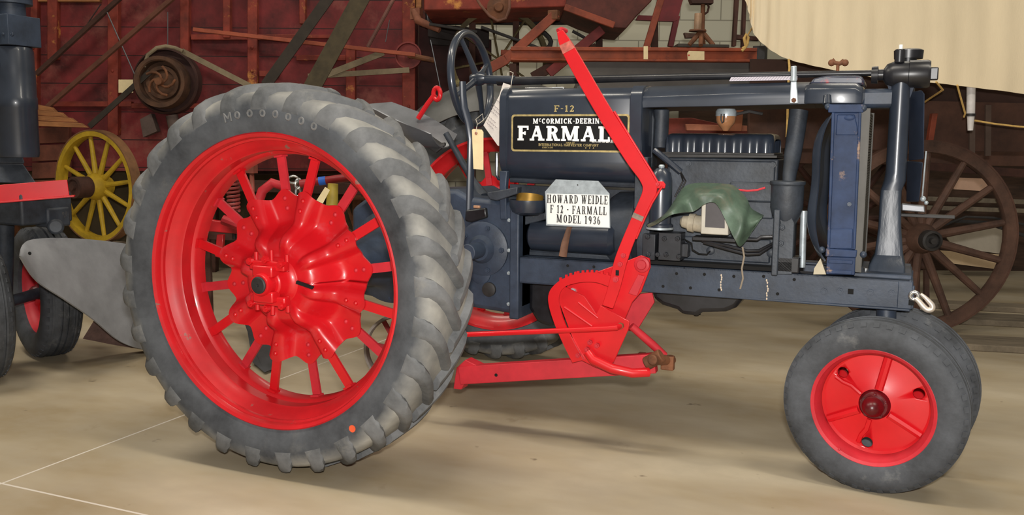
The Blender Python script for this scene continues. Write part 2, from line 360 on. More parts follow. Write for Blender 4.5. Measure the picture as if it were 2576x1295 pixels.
    if ch in 'DBPR':
        if ch == 'D': return x+w*1.1+s*.5, stem(x)+ring(x+t*.8, .5, w*1.1-t*.8, .5, t, h, -90, 90)+[R(x, 0, x+t, h)]
        P = stem(x)+ring(x+w*.5, .735, w*.5, .265, t*.9, h, -90, 90)+[R(x, 1-h, x+w*.5, 1), R(x, .47, x+w*.5, .47+h)]
        if ch == 'R': P += [D(x+w-t*.75, 0, x+w*.42, .5, t), R(x+w-t*.75, 0, x+w+t*.25+s*1.3, h)]; return x+w+t*.3+s*1.5, P
        if ch == 'B': P += ring(x+w*.5, .26, w*.55, .26, t*.9, h, -90, 90)+[R(x, 0, x+w*.5, h)]
        return x+w+s, P
    if ch in 'OQ0':
        q = .9 if ch == '0' else 1.15; return x+w*q+s, ring(x+w*q/2, .5, w*q/2, .5, t, h, n=28)
    if ch in 'CG':
        W_ = w*1.1; P = ring(x+W_/2, .5, W_/2, .5, t, h, 48, 312, 24)+[R(x+W_*.80, .68, x+W_*.93, 1)]
        P += [R(x+W_-t, 0, x+W_, .45), R(x+W_-t-s, .45-h, x+W_+s, .45)] if ch == 'G' else [R(x+W_*.80, 0, x+W_*.88, .28)]
        return x+W_+s, P
    if ch == 'S':
        W_ = w*.9; return x+W_+s, ring(x+W_/2, .73, W_/2, .27, t*.8, h*1.2, 20, 262)+ring(x+W_/2, .27, W_/2, .27, t*.8, h*1.2, -160, 90)+[R(x+W_-h, .7, x+W_, 1), R(x, 0, x+h, .3)]
    if ch in '3':
        W_ = w*.85; return x+W_+s, ring(x+W_/2, .74, W_/2, .26, t*.9, h, -90, 160)+ring(x+W_/2, .27, W_/2, .27, t*.9, h, -160, 90)
    if ch == '2':
        W_ = w*.85; return x+W_+s, ring(x+W_/2, .7, W_/2, .3, t*.9, h, -20, 170)+[D(x, 0, x+W_-t*1.1, .62, t*.9), R(x, 0, x+W_, h*1.3), R(x+W_-h, 0, x+W_, .3)]
    if ch in '96':
        W_ = w*.9; k = 1 if ch == '9' else -1; cy = .5+.2*k
        return x+W_+s, ring(x+W_/2, cy, W_/2, .3, t*.9, h, n=24)+ring(x+W_/2, .5, W_/2, .5, t*.9, h, *((-100, 20) if k > 0 else (80, 200)))
    if ch == '-': return x+w*.55+s, [R(x, .42, x+w*.5, .54)]
    if ch == '.': return x+.14, [R(x, 0, x+.12, .14)]
    return w*.62, []
def text_mesh(s_, o, dx, dy, h_, width=None, t=.2, h=.12, s=.07, gap=.1, th=.0008, w=.62, small='', dz=None):
    """adds the words to an MB: o baseline start, dx reading direction, dy up, h_ cap height, squeezed to width"""
    dx, dy = Vector(dx).normalized(), Vector(dy).normalized(); nrm = dx.cross(dy); mb = MB(); x = 0; L_ = []
    for i, ch in enumerate(s_):
        k = 1.
        if ch.islower(): k = .62; ch = ch.upper()
        a, P = glyph(ch, t, h, s, w)
        L_ += [[(x+px*k, (1-k)+py*k) for px, py in q] for q in P]; x += a*k+gap
    sc = (width/(x-gap)) if width else h_
    o = Vector(o)
    for i, q in enumerate(L_): mb.prism([o+dx*(px*sc)+dy*(py*h_)+nrm*(.00004*(i % 9)) for px, py in q], nrm*th)
    return mb
# ---------------------------------------------------------------- the tractor
TR = thing('tractor', 'dark blue row-crop tractor with red spoked rear wheels filling the foreground', 'tractor', (0, 0, 0))
AW = .953
def rear_wheel(cy, out, ph, full=True):
    c = V(0, cy, .70); n = V(0, out, 0)
    def P(r, th, w): return c+V(r*math.cos(th), 0, r*math.sin(th))+n*w
    # tyre (the part); everything else of the wheel hangs on it
    half = [(.508, .112), (.520, .124), (.531, .130), (.550, .138), (.585, .150), (.620, .150), (.648, .138), (.664, .115), (.672, .07), (.674, 0)]
    prof = half+[(r, -w) for r, w in half[-2::-1]]+[(.512, -.09), (.512, .09)]
    mb = MB(); mb.lathe(prof, c, n, 120); nb = len(mb.bm.faces)
    N = 29
    def prof_at(s):                      # centre (0) to sidewall (1): radius of the casing, half-width there, lug height
        Q = [(0, .674, 0, .026), (.42, .672, .075, .027), (.62, .664, .116, .026), (.72, .652, .136, .021), (.84, .636, .146, .008), (1, .612, .149, -.003)]
        for a, b in zip(Q, Q[1:]):
            if s <= b[0]:
                k = (s-a[0])/(b[0]-a[0]); return [a[i]+(b[i]-a[i])*k for i in (1, 2, 3)]
        return Q[-1][1:]
    for side in (1, -1):
        for i in range(N):
            t0 = 2*PI*(i+(.5 if side < 0 else 0))/N+ph; rings = []
            for j in range(11):
                s = -.04+1.04*j/10; r, w, hh = prof_at(max(0, s)); w = w if s >= 0 else s*.3
                th = t0-.205*(1-min(1, s/.72))**1.0*1.0 if s < .72 else t0+.02*(s-.72)
                wid = .042+.014*max(0, min(1, s)); 
                ang = wid/.68/2
                wo = w+(.004 if s > .6 else 0)
                rings.append([P(r+q*hh if q > 0 else r-.012, th+ang*p_, side*(wo if q > 0 else w)) for p_, q in ((-1.5, -1), (-1.08, .5), (-.75, .9), (0, 1), (.75, .9), (1.08, .5), (1.5, -1))])
            mb.loft(rings)
    mb.bm.faces.ensure_lookup_table()
    for f in mb.bm.faces[nb:]: f.material_index = 1
    tire = mb.build('rear_wheel', TIRE, TR, ang=32); tire.data.materials.append(LUG)
    rim = MB()
    prof = [(.524, .122), (.527, .128), (.522, .133), (.511, .127), (.507, .116), (.507, .104), (.4995, .100), (.4995, .088), (.486, .070), (.473, .056), (.469, .046), (.464, .041), (.463, -.005), (.455, -.012), (.450, -.02), (.449, -.068), (.455, -.075), (.474, -.085), (.500, -.105), (.512, -.127), (.524, -.130), (.524, -.11), (.505, -.085), (.480, -.06), (.480, .05), (.505, .085)]
    rim.lathe(prof, c, n, 120); rim.build('rim', REDRIM, tire)
    a0 = math.radians(9)
    def pw(r, th):                       # pressed hub plate: eight raised ridges between broad scoops
        k = th-a0; cc = -math.cos(8*k); rid = sm(.05, .92, cc); val = max(0, -cc)
        base = .062+(-.046-.062)*sm(.125, .215, r)
        return base+rid*(.020+.034*sm(.12, .18, r)*(1-.35*sm(.22, .32, r)))*sm(.09, .17, r)-val*.010*sm(.16, .22, r)*(1-.8*sm(.24, .31, r))
    hp = MB(); NR, NA = 18, 192
    def pf(u, v):
        th = 2*PI*u; re = .312+.014*math.cos(16*(th-a0)); r = .035+(re-.035)*v; return P(r, th, pw(r, th))
    hp.sheet(pf, NA, NR, .007); bmesh.ops.remove_doubles(hp.bm, verts=hp.bm.verts, dist=.0002)
    hp.build('hub_plate', HUBRED, tire, ang=60)
    for i in range(16):
        th = a0+i*PI/8; s = MB(); rad = V(math.cos(th), 0, math.sin(th)); r1 = .235
        w1 = pw(.30, th)+(-.009 if i % 2 else .008); w2 = -.03 if i % 2 else -.06
        q = P(.452, th, w2); s.bar(P(.268, th, pw(.268, th)-.011), P(.318, th, pw(.31, th)-.010), .034, .009, n); s.bar(P(.305, th, pw(.305, th)-.010), q, .034, .011, n)
        for r in (.255, .292):
            s.ball(P(r, th, pw(r, th)+.004), .0085, n=10)
        s.bar(P(.447, th, w2-.015), P(.447, th, w2+.02), .036, .008, rad)
        s.build('spoke', RED if i % 2 else REDDUST, tire)
    hb = MB()
    hb.lathe([(.03, .05), (.088, .05), (.088, .066), (.070, .074), (.060, .09), (.052, .125), (.03, .125)], c, n, 40)
    for k in range(2):                   # split clamp with bolts
        sg = 1 if k else -1
        hb.box(c+n*.115+V(0, 0, .062*sg), (.150, .030, .034)); hb.box(c+n*.13+V(0, 0, .045*sg), (.085, .05, .04))
    hb.build('hub_clamp', RED, tire, bevel=.006)
    for k, (x, z) in enumerate(((-.066, .075), (0, .085), (.066, .072), (-.066, -.075), (0, -.088), (.066, -.074))):
        MB().cyl(c+V(x, 0, z-.028)+n*.10, c+V(x, 0, z+.03)+n*.10, .008, 10).bolt(c+V(x, 0, z)+n*.128, n, .013, .014).build('clamp_bolt', RED, tire)
    MB().lathe([(.001, .1), (.038, .1), (.040, .165), (.036, .172), (.030, .172)], c, n, 32, False).build('hub_collar', RED, tire)
    MB().lathe([(.0005, .10), (.030, .10), (.030, .176), (.026, .179), (.006, .179), (.004, .175), (.0005, .175)], c, n, 28).build('axle_end', DARK, tire, label='bare dark axle end')
    MB().bar(c+V(.088, 0, .004)+n*.076, c+V(.15, 0, -.014)+n*.066, .010, .012, n).build('key_slot', HOLE, tire, label='black slot in the red hub')
    return tire, P
RW, RP = rear_wheel(-AW, -1, .05)
PALER = mat('pale_worn_rubber', (112, 112, 112), .8, var=.2, scale=30)
# worn raised mark on the outer side wall, and the sticker
for k in range(8):
    wb = MB(); th = math.radians(104-k*5.2)
    if k == 0:
        for (a, b, r0, r1) in ((.0, .0, .574, .606), (.0, .022, .606, .585), (.022, .044, .585, .606), (.044, .044, .606, .574)):
            wb.tube([RP(r0, th-a, .152), RP(r1, th-b, .152)], .0035, 6)
    else:
        wb.tube([RP(.590+.010*math.sin(2*PI*j/14), th+.015*math.cos(2*PI*j/14), .1495) for j in range(14)], .0042, 6, closed=True)
    wb.build('side_wall_letter', PALER, RW, label='worn illegible raised letter on the tyre side wall')
MB().lathe([(.0005, .1525), (.0125, .1525), (.0125, .1545), (.0005, .1545)], RP(.592, math.radians(-52.5), 0), (0, -1, 0), 24).build('sticker', mat('orange_sticker', (232, 92, 52), .6), RW, label='round orange sticker on the tyre')
rear_wheel(AW, 1, .12)
# axle, differential and gearbox castings
def XZ(pts, y0, y1): return [V(x, y0, z) for x, z in pts], (0, y1-y0, 0)
g = MB(); g.prism(*XZ([(-.22, .52), (.18, .47), (.36, .50), (.575, .485), (.60, .52), (.60, .93), (.55, .955), (.36, .97), (.30, 1.0), (-.10, .98), (-.22, .90)], -.205, .205))
gear = g.build('gearbox_housing', BLUEM, TR, bevel=.02)
g = MB(); g.prism(*XZ([(.558, .47), (.60, .47), (.60, .945), (.575, .955), (.558, .94)], -.228, .228)); g.build('joint_flange', BLUEM, gear, bevel=.006)
for z in (.53, .66, .755, .88): MB().bolt((.55, -.206, z), (0, -1, 0), .008).build('flange_bolt', GALV, gear, label='bare bolt head on the blue casting')
g = MB()
g.lathe([(.001, 0), (.115, 0), (.115, .012), (.10, .02), (.06, .024), (.045, .05), (.001, .05)], (.43, -.205, .755), (0, -1, 0), 40, False)
for k in range(5): g.bolt(V(.43+.092*math.cos(k*1.26), -.222, .755+.092*math.sin(k*1.26)), (0, -1, 0), .012)
g.build('bearing_cover', BLUEM, gear)
MB().cyl((.43, -.25, .755), (.43, -.36, .755), .034, 24).build('shaft_stub', BLUEM, gear, bevel=.003)
MB().lathe([(.001, 0), (.03, 0), (.03, .012), (.02, .016), (.001, .016)], (.46, -.206, .585), (0, -1, 0), 24, False).build('drain_plug', DARK, gear)
g = MB(); g.lathe([(.001, 0), (.045, 0), (.045, .008), (.03, .012), (.001, .012)], (.42, -.206, .65), (0, -1, 0), 24, False); g.tube([(.34, -.215, .68), (.36, -.22, .63), (.37, -.22, .58)], .008, 8); g.build('inspection_cap', BLUEM, gear)
for s in (-1, 1):
    g = MB(); g.lathe([(.001, .0), (.21, .0), (.205, .03), (.15, .06), (.115, .12), (.09, .3), (.085, .52), (.10, .54), (.10, .60), (.06, .61), (.001, .61)], (0, .205*s, .70), (0, s, 0), 40, False)
    for k in range(8): g.bolt(V(.18*math.cos(k*PI/4), (.235)*s, .70+.18*math.sin(k*PI/4)), (0, s, 0), .012)
    ah = g.build('axle_housing', BLUEM, TR)
    MB().cyl((0, .80*s, .70), (0, .93*s, .70), .042, 24).build('axle_shaft', DARK, ah)
# flywheel / clutch drums in front of the gearbox
g = MB(); g.lathe([(.001, 0), (.05, 0), (.062, .01), (.066, .35), (.05, .37), (.001, .37)], (.615, -.13, .815), (1, 0, 0), 32, False); g.build('clutch_tube', BLUE, TR)
g = MB(); g.lathe([(.001, 0), (.14, 0), (.16, .03), (.165, .12), (.19, .15), (.21, .16), (.21, .21), (.001, .21)], (.93, 0, .84), (1, 0, 0), 48, False); fly = g.build('bell_housing', BLUED, TR)
MB().box((.80, .02, .70), (.50, .26, .14)).build('clutch_pan', BLUED, TR, bevel=.03)
g = MB(); g.prism(*XZ([(.60, .50), (.64, .44), (.70, .425), (.76, .46), (.86, .60), (.86, .66), (.60, .66)], -.12, .12)); g.build('lower_sump', BLACKM, TR, bevel=.02)
MB().tube([(.83, -.215, .895), (.815, -.222, .86), (.80, -.225, .80), (.792, -.228, .745)], [.010, .011, .016, .018], 10, squash=.5).build('rusty_pedal', mat('rusty_pedal_brown', (110, 78, 60), .75, var=.25, scale=12), TR, label='rusty brown pedal arm')
# channel frame rails
for s in (-1, 1):
    r = MB(); y = .219*s
    r.prism(*XZ([(.60, .733), (2.075, .733), (2.075, .715), (2.09, .715), (2.09, .632), (.60, .623)], y, y-.014*s))
    r.box((1.34, y-.04*s, .728), (1.48, .08, .010)); r.box((1.34, y-.04*s, .628), (1.48, .08, .010))
    rail = r.build('frame_rail', BLUEM, TR, bevel=.003)
    if s < 0:
        for (px, py) in ((2073, 732), (2113, 732), (2190, 735), (2243, 737)): MB().bolt(A(px, py, y), (0, -1, 0), .012, .008).build('rail_bolt', BLUEM, rail)
        for (px, py) in ((1428, 668), (1494, 671), (1668, 720), (1702, 688), (1737, 724), (1772, 690), (1809, 729), (1846, 695), (1921, 695), (1956, 739), (1998, 703)):
            MB().lathe([(.0003, -.0004), (.006, -.0004), (.006, .0006), (.0003, .0006)], A(px, py, y), (0, -1, 0), 14).build('bolt_hole', HOLE, rail, label='dark bolt hole in the blue rail')
        for (px, py) in ((2140, 733), (2293, 761)): MB().box(A(px, py, y), (.019, .004, .019)).build('square_hole', HOLE, rail, label='square hole through the blue rail')
        for (px, y0, y1) in ((1815, 692, 736), (1930, 705, 752)):
            d = MB(); k = y0
            while k < y1:
                a = A(px+random.uniform(-2, 2), k, y-.001); d.ball(a, .003, (1, .4, 1.6), 8); k += random.uniform(5, 9)
            d.build('paint_drip', mat('dried_cream_paint', (206, 190, 170), .8), rail, label='dried cream paint drips down the rail')
g = MB(); g.box((2.06, 0, .68), (.05, .44, .10)); g.box((1.96, 0, .735), (.24, .36, .02)); bol = g.build('front_bolster', BLUEM, TR, bevel=.004)
MB().cyl((2.01, -.16, .42), (2.0, -.13, .68), .034, 24).build('front_spindle', BLUEM, TR)
MB().box((1.995, .24, .69), (.10, .04, .14)).build('bolster_lug', DARK, bol, bevel=.004)
# engine
ex0, ex1 = 1.165, 1.60
g = MB(); g.prism(*XZ([(1.17, .745), (1.60, .745), (1.605, 1.145), (1.19, 1.147)], -.15, .15))
g.box((1.395, -.153, 1.03), (.40, .012, .215)); g.box((1.40, -.152, .80), (.38, .012, .09))
eng = g.build('engine_block', BLUED, TR, bevel=.012)
g = MB(); g.prism(*XZ([(1.165, 1.147), (1.60, 1.150), (1.60, 1.158), (1.165, 1.158)], -.17, .17)); g.build('head_gasket', DARK, eng)
def vcover(u, v):                      # ribbed rocker cover
    x = 1.168+.412*u
    k = (.5+.5*math.cos((u*7)*2*PI)); e = min(1, min(u, 1-u)*22); e = math.sqrt(max(0, 1-(1-e)**2))
    hw = .125*(.80+.20*e)-.012*k*e*(1 if .02 < u < .98 else 0)
    t = v*PI; y = -hw*math.cos(t) if 0 < v < 1 else (-hw if v == 0 else hw)
    q = abs(math.cos(t))**.35*(1 if math.cos(t) > 0 else -1)
    z = 1.158+(.080*(.75+.25*e))*abs(math.sin(t))**.35
    return V(x, -hw*q, z)
g = MB(); g.sheet(vcover, 112, 20, .004); vc = g.build('rocker_cover', BLUE, eng, ang=50)
g = MB(); g.box((1.374, 0, 1.162), (.425, .27, .010)); g.build('cover_lip', DARK, eng, bevel=.003)
for px, py in ((1733, 412), (1945, 415)): MB().bolt(A(px, py, -.155), (0, -1, 0), .012).build('block_bolt', BLUED, eng)
for px, py in ((1788, 630), (1940, 636)): MB().lathe([(.001, 0), (.016, 0), (.016, .008), (.010, .012), (.001, .012)], A(px, py, -.156), (0, -1, 0), 20, False).build('block_plug', BLUED, eng)
g = MB(); g.box(A(1893, 483, -.165), (.17, .02, .075)); g.build('side_cover', BLUED, eng, bevel=.008)
MB().tube([A(1846, 476, -.178), A(1880, 480, -.178), A(1905, 478, -.178), A(1925, 472, -.178)], .004, 6).build('red_paint_smear', mat('red_smear', (200, 48, 60), .6), eng, label='smear of red paint on the block')
# governor column at the front of the block
g = MB(); c = A(1980, 500, -.20)
g.lathe([(.001, -.10), (.030, -.10), (.050, -.06), (.058, -.03), (.058, .05), (.063, .053), (.063, .064), (.05, .066), (.001, .066)], c, (0, 0, 1), 32, False)
g.prism([A(1947, 545, -.24), A(1988, 540, -.24), A(1998, 560, -.24), A(1992, 690, -.24), A(1945, 690, -.24)], (0, .1, 0))
for px, py in ((1968, 572), (1965, 612), (1958, 560)): g.bolt(A(px, py, -.24), (0, -1, 0), .011)
gov = g.build('governor_housing', BLUED, TR, bevel=.004)
MB().box(A(1952, 610, -.25), (.022, .02, .24)).build('timing_flange', BLUED, gov, bevel=.004)
MB().box((1.66, -.2, .765), (.09, .08, .06)).build('water_pump_foot', BLACKM, gov, bevel=.006)
MB().tube([A(2010, 278, -.10), A(2003, 330, -.11), A(1994, 390, -.13), A(1986, 440, -.17), A(1984, 470, -.2)], [.034, .033, .031, .025, .022], 20).build('radiator_hose', BLUED, TR, label='dusty dark hose')
MB().cyl(A(2022, 530, -.18), A(2018, 672, -.18), .012, 12).build('drain_pipe', GALV, TR, label='pale grey pipe')
# oil filter / air cleaner canister on its base
g = MB(); c = A(1660, 570, -.26); hgt = (A(1660, 415, -.26)-c).z
g.lathe([(.001, 0), (.050, 0), (.050, .008), (.042, .014), (.042, hgt-.06), (.036, hgt-.03), (.020, hgt-.012), (.001, hgt-.008)], c, (0, 0, 1), 36, False); ac = g.build('oil_canister', BLUE, TR)
MB().lathe([(.001, 0), (.010, 0), (.012, .008), (.008, .014), (.001, .014)], c+V(0, 0, hgt-.012), (0, 0, 1), 16, False).build('canister_knob', GALV, ac, label='bare metal knob')
MB().lathe([(.001, 0), (.052, 0), (.052, .008), (.001, .008)], c-V(0, 0, .009), (0, 0, 1), 32, False).build('canister_gasket', GALV, ac, label='pale ring under the blue canister')
g = MB(); g.box(A(1640, 618, -.20), (.05, .10, .10)); g.box(A(1690, 618, -.22), (.085, .08, .105)); g.box(A(1724, 628, -.20), (.03, .05, .05))
for px, py in ((1630, 595), (1632, 640), (1655, 640), (1672, 600), (1676, 640), (1705, 600), (1708, 645)): g.bolt(A(px, py, -.262), (0, -1, 0), .010)
g.build('filter_base', mat('flecked_black_casting', (40, 42, 48), .4, var=.3, scale=10, wear=((170, 170, 165), .70, 16, .03)), ac, bevel=.004)
g = MB(); g.tube([A(1634, 470, -.22), A(1636, 430, -.22), A(1628, 500, -.22)], .008, 8)
g.box(A(1617, 460, -.2), (.05, .06, .20)); g.build('canister_bracket', BLUED, ac, bevel=.006)
MB().tube([A(1647, 378, -.2), A(1680, 405, -.22), A(1712, 432, -.2)], .012, 10).build('stay_rod', BLUE, TR)
for k in (0, 7): MB().tube([A(1712, 432, -.2), A(1718+k, 455, -.168), A(1708+k, 475, -.165), A(1698+k, 495, -.165)], .0035, 6).build('ignition_wire', DARK, TR)
# magneto under the rag
g = MB(); g.prism([A(1765, 505, -.27), A(1832, 505, -.27), A(1832, 592, -.27), A(1762, 588, -.27)], (0, .08, 0)); mg = g.build('magneto', mat('cream_alloy', (196, 190, 176), .5, var=.1, scale=8, wear=((120, 92, 66), .64, 9, .08)), TR, bevel=.004, label='cream alloy magneto with dark plate')
MB().prism([A(1776, 510, -.272), A(1823, 510, -.272), A(1823, 574, -.272), A(1774, 571, -.272)], (0, -.003, 0)).build('magneto_plate', mat('dark_grey_plate', (78, 74, 76), .6), mg, label='dark grey plate')
g = MB(); p, q = A(1768, 564, -.23), A(1712, 556, -.23); d = (q-p)
g.tube([p, p+d*.35, p+d*.36, p+d*.62, p+d*.63, p+d*.9, q], [.032, .031, .036, .034, .026, .022, .012], 20); g.build('magneto_drive', mat('stained_cream_alloy', (176, 166, 146), .5, var=.2, scale=12, wear=((104, 78, 56), .58, 14, .08)), mg)
g = MB(); g.box(A(1800, 600, -.24), (.16, .07, .014)); g.tube([A(1765, 604, -.255), A(1850, 600, -.255), A(1905, 602, -.255), A(1915, 596, -.255), A(1945, 595, -.255)], .007, 8); g.build('magneto_shelf', BLACKM, mg, bevel=.003)
for k in (0, 8): MB().tube([A(1770, 606+k*.4, -.24), A(1830, 618+k, -.25), A(1880, 631+k, -.25), A(1910, 630+k, -.24), A(1945, 612+k*.5, -.21)], .006, 8).build('oil_pipe', BLACKM, TR)
MB().tube([A(1722, 602, -.2), A(1740, 612, -.24), A(1742, 628, -.24), A(1758, 638, -.22), A(1778, 640, -.2), A(1786, 632, -.18)], .003, 6).build('plug_wire', HOLE, TR)
# oil pan below the rails
g = MB(); g.prism(*XZ([(1.13, .64), (1.145, .585), (1.18, .562), (1.24, .548), (1.26, .530), (1.32, .530), (1.34, .545), (1.43, .555), (1.47, .575), (1.50, .62), (1.50, .66), (1.13, .66)], -.14, .14)); op = g.build('oil_pan', BLACKM, TR, bevel=.02)
MB().bolt((1.29, 0, .53), (0, 0, -1), .02, .02).build('drain_bolt', DARK, op)
MB().box((1.36, 0, .72), (.50, .38, .03)).build('engine_bed', BLACKM, TR, bevel=.004)
g = MB(); g.box((1.38, -.185, .742), (.50, .06, .014)); g.build('pan_gasket', HOLE, TR)
# fuel tank
def tprof(hw, zt, zb, k=0):
    P = []
    for a, b, r, s0 in ((hw, zt, .055, 0), (-hw, zt, .055, 1), (-hw, zb, .11, 2), (hw, zb, .11, 3)):
        cx = a-r*(1 if a > 0 else -1); cz = b-(r*.8 if b == zt else -r*.8)
        for j in range(9):
            t = (s0+j/8)*PI/2; P.append((cx+r*math.cos(t), cz+r*.8*math.sin(t)))
    return [(y, z+(.012*(1-(y/hw)**2) if z > (zt+zb)/2 and abs(y) < hw-.03 else 0)) for y, z in P]
def tsec(x, hw, zt, zb): return [V(x, y, z) for y, z in tprof(hw, zt, zb)]
g = MB(); g.loft([tsec(.515, .193, 1.403, 1.045), tsec(.53, .2, 1.410, 1.038), tsec(1.055, .2, 1.410, 1.038), tsec(1.07, .193, 1.403, 1.045)]); tank = g.build('fuel_tank', BLUE, TR, ang=40)
for x0, x1 in ((.497, .531), (1.046, 1.098)):
    g = MB(); g.loft([tsec(x0, .200, 1.409, 1.05), tsec(x0+.004, .2055, 1.4165, 1.045), tsec(x1-.004, .2055, 1.4165, 1.045), tsec(x1, .2, 1.409, 1.05)]); g.build('tank_band', BLUE, tank, ang=40)
MB().lathe([(.001, 0), (.04, 0), (.042, .006), (.04, .022), (.03, .027), (.001, .027)], (.80, .02, 1.420), (0, 0, 1), 28, False).build('fuel_cap', CHROME, tank, label='bright fuel filler cap')
MB().box((.60, .05, 1.428), (.18, .03, .012)).build('tank_shine_strip', CHROME, tank, bevel=.003, label='bright strip standing in for the shiny reflection on the tank top')  # added bright strip, stands in for the shiny reflection along the tank top
y = -.2008
d = MB(); P = [A(1287, 288, y), A(1581, 287, y), A(1582, 384, y), A(1288, 379, y)]
def rounded(P_, rad):
    x0, x1 = min(p.x for p in P_), max(p.x for p in P_); z0, z1 = min(p.z for p in P_), max(p.z for p in P_); out = []
    for cx, cz_, a in ((x1-rad, z1-rad, 0), (x0+rad, z1-rad, 90), (x0+rad, z0+rad, 180), (x1-rad, z0+rad, 270)):
        out += [V(cx+rad*math.cos(math.radians(a+k*18)), P_[0].y, cz_+rad*math.sin(math.radians(a+k*18))) for k in range(6)]
    return out
d.prism(rounded(P, .012), (0, -.0006, 0)); dec = d.build('maker_decal', GOLD, tank, label='black maker decal with gold border')
def inset(a, b_, k): return a+(b_-a)*k
cen = sum(P, V(0, 0, 0))/4
Q = [p+V(.0075 if p.x < cen.x else -.0075, -.0007, .0075 if p.z < cen.z else -.0075) for p in P]
MB().prism(rounded(Q, .009), (0, -.0006, 0)).build('decal_field', DECALB, dec)
yy = y-.0016; up = V(0, 0, 1)
def words(s_, px0, py0, px1, py1, ph, Y, parent, mt, nm, lab=None, **k):
    a, b = A(px0, py0, Y), A(px1, py1, Y); hh = (A(px0, py0-ph, Y)-a).z
    return text_mesh(s_, a, b-a, up, hh, (b-a).length, **k).build(nm, mt, parent, flat=True, label=lab)
words('FARMALL', 1302, 353, 1568, 357, 37, yy, dec, WHITET, 'lettering', 'white lettering FARMALL', t=.25, h=.14, s=.08, w=.64, gap=.035)
words('McCORMICK-DEERING', 1341, 311, 1520, 311, 13, yy, dec, WHITET, 'lettering', 'white lettering McCORMICK-DEERING', t=.22, h=.16, s=.06)
words('MADE BY', 1424, 361, 1446, 361, 4, yy, dec, GOLD, 'lettering', t=.16, h=.14, s=.03)
words('INTERNATIONAL HARVESTER COMPANY', 1355, 367, 1506, 369, 6.5, yy, dec, GOLD, 'lettering', 'gold lettering INTERNATIONAL HARVESTER COMPANY', t=.17, h=.15, s=.03)
words('CHICAGO', 1364, 373, 1391, 373, 4, yy, dec, GOLD, 'lettering', t=.17, h=.15, s=.03)
words('U S A', 1472, 374, 1495, 374, 4, yy, dec, GOLD, 'lettering', t=.2, h=.15, s=.03, w=.5, gap=.5)
words('REG. U.S. PAT. OFF. MAY 17.1923', 1489, 358, 1545, 360, 3, yy, dec, WHITET, 'lettering', t=.2, h=.18, s=.02)
words('F-12', 1394, 281, 1445, 281, 16, y-.0005, tank, GOLD, 'lettering', 'gold lettering F-12', t=.2, h=.12, s=.08)
# support legs and rods under the tank
g = MB()
g.prism([A(1256, 430, -.21), A(1276, 430, -.21), A(1272, 470, -.21), A(1275, 552, -.21), A(1258, 552, -.21), A(1256, 500, -.21)], (0, .03, 0))
sup = g.build('tank_support', BLUEM, TR, bevel=.004)
MB().tube([A(1285, 452, -.15), A(1400, 458, -.15), A(1600, 466, -.15)], .011, 8).build('throttle_rod', BLUED, TR)
g = MB(); g.prism([A(1225, 490, -.23), A(1232, 502, -.23), A(1250, 505, -.23), A(1300, 488, -.23), A(1302, 470, -.23), A(1260, 478, -.23), A(1225, 484, -.23)], (0, .05, 0)); g.build('pedal_pad', BLUED, sup, bevel=.004)
g = MB(); p = A(1328, 540, -.19)
g.lathe([(.001, 0), (.045, 0), (.066, .012), (.076, .035), (.076, .062), (.070, .062), (.070, .03), (.001, .02)], p, (0, 0, 1), 36, False); bowl = g.build('air_bowl', BLUE, TR, label='open blue cup')
g = MB(); g.lathe([(.052, 0), (.056, 0), (.056, .05), (.052, .05)], p+V(0, .01, .03), (0, .25, 1), 32); g.build('brass_sleeve', mat('brassy_metal', (170, 132, 56), .4, .6, var=.2), bowl, label='brass coloured sleeve inside the cup')
g = MB(); g.prism([A(1277, 560, -.16), A(1300, 546, -.16), A(1372, 535, -.16), A(1372, 552, -.16), A(1290, 574, -.16)], (0, .1, 0)); g.build('shelf_bracket', BLUED, TR, bevel=.004)
g = MB(); g.prism([A(1170, 528, -.22), A(1222, 522, -.22), A(1225, 548, -.22), A(1185, 560, -.22), A(1168, 556, -.22)], (0, .08, 0)); g.build('lever_pivot', BLACKM, TR, bevel=.008)
MB().box(A(1202, 520, -.2), (.03, .03, .012)).build('lever_pivot_cap', mat('bare_copper_metal', (196, 150, 118), .5, .4), TR, bevel=.003, label='bare copper coloured metal block')
MB().prism([A(1283, 463, 0.05), A(1400, 470, .05), A(1600, 480, .05), A(1600, 590, .05), A(1400, 640, .05), A(1283, 560, .05)], (0, .02, 0)).build('far_side_plate', BLUED, TR)
# hood and nose over the engine
def hsec(x, hw, z0, zc, zt): return [V(x, -hw, z0), V(x, -hw-.002, zc-.02), V(x, -hw, zc), V(x, -hw+.022, zc+.018), V(x, -hw*.62, zt-.004), V(x, -hw*.3, zt), V(x, hw*.3, zt), V(x, hw*.62, zt-.004), V(x, hw-.022, zc+.018), V(x, hw, zc), V(x, hw+.002, zc-.02), V(x, hw, z0), V(x, hw-.004, z0), V(x, 0, z0+.03), V(x, -hw+.004, z0)]
g = MB(); g.loft([hsec(1.094, .200, 1.333, 1.375, 1.42), hsec(1.12, .198, 1.335, 1.375, 1.423), hsec(1.4, .198, 1.338, 1.382, 1.428), hsec(1.70, .20, 1.343, 1.385, 1.430)]); hood = g.build('hood', BLUE, TR, bevel=.002, ang=50)
g = MB(); g.loft([hsec(1.69, .205, 1.344, 1.392, 1.418), hsec(1.71, .215, 1.344, 1.396, 1.424), hsec(1.86, .215, 1.342, 1.394, 1.424), hsec(1.885, .205, 1.342, 1.38, 1.405)]); nose = g.build('radiator_top_tank', BLUE, TR, bevel=.006, ang=50)
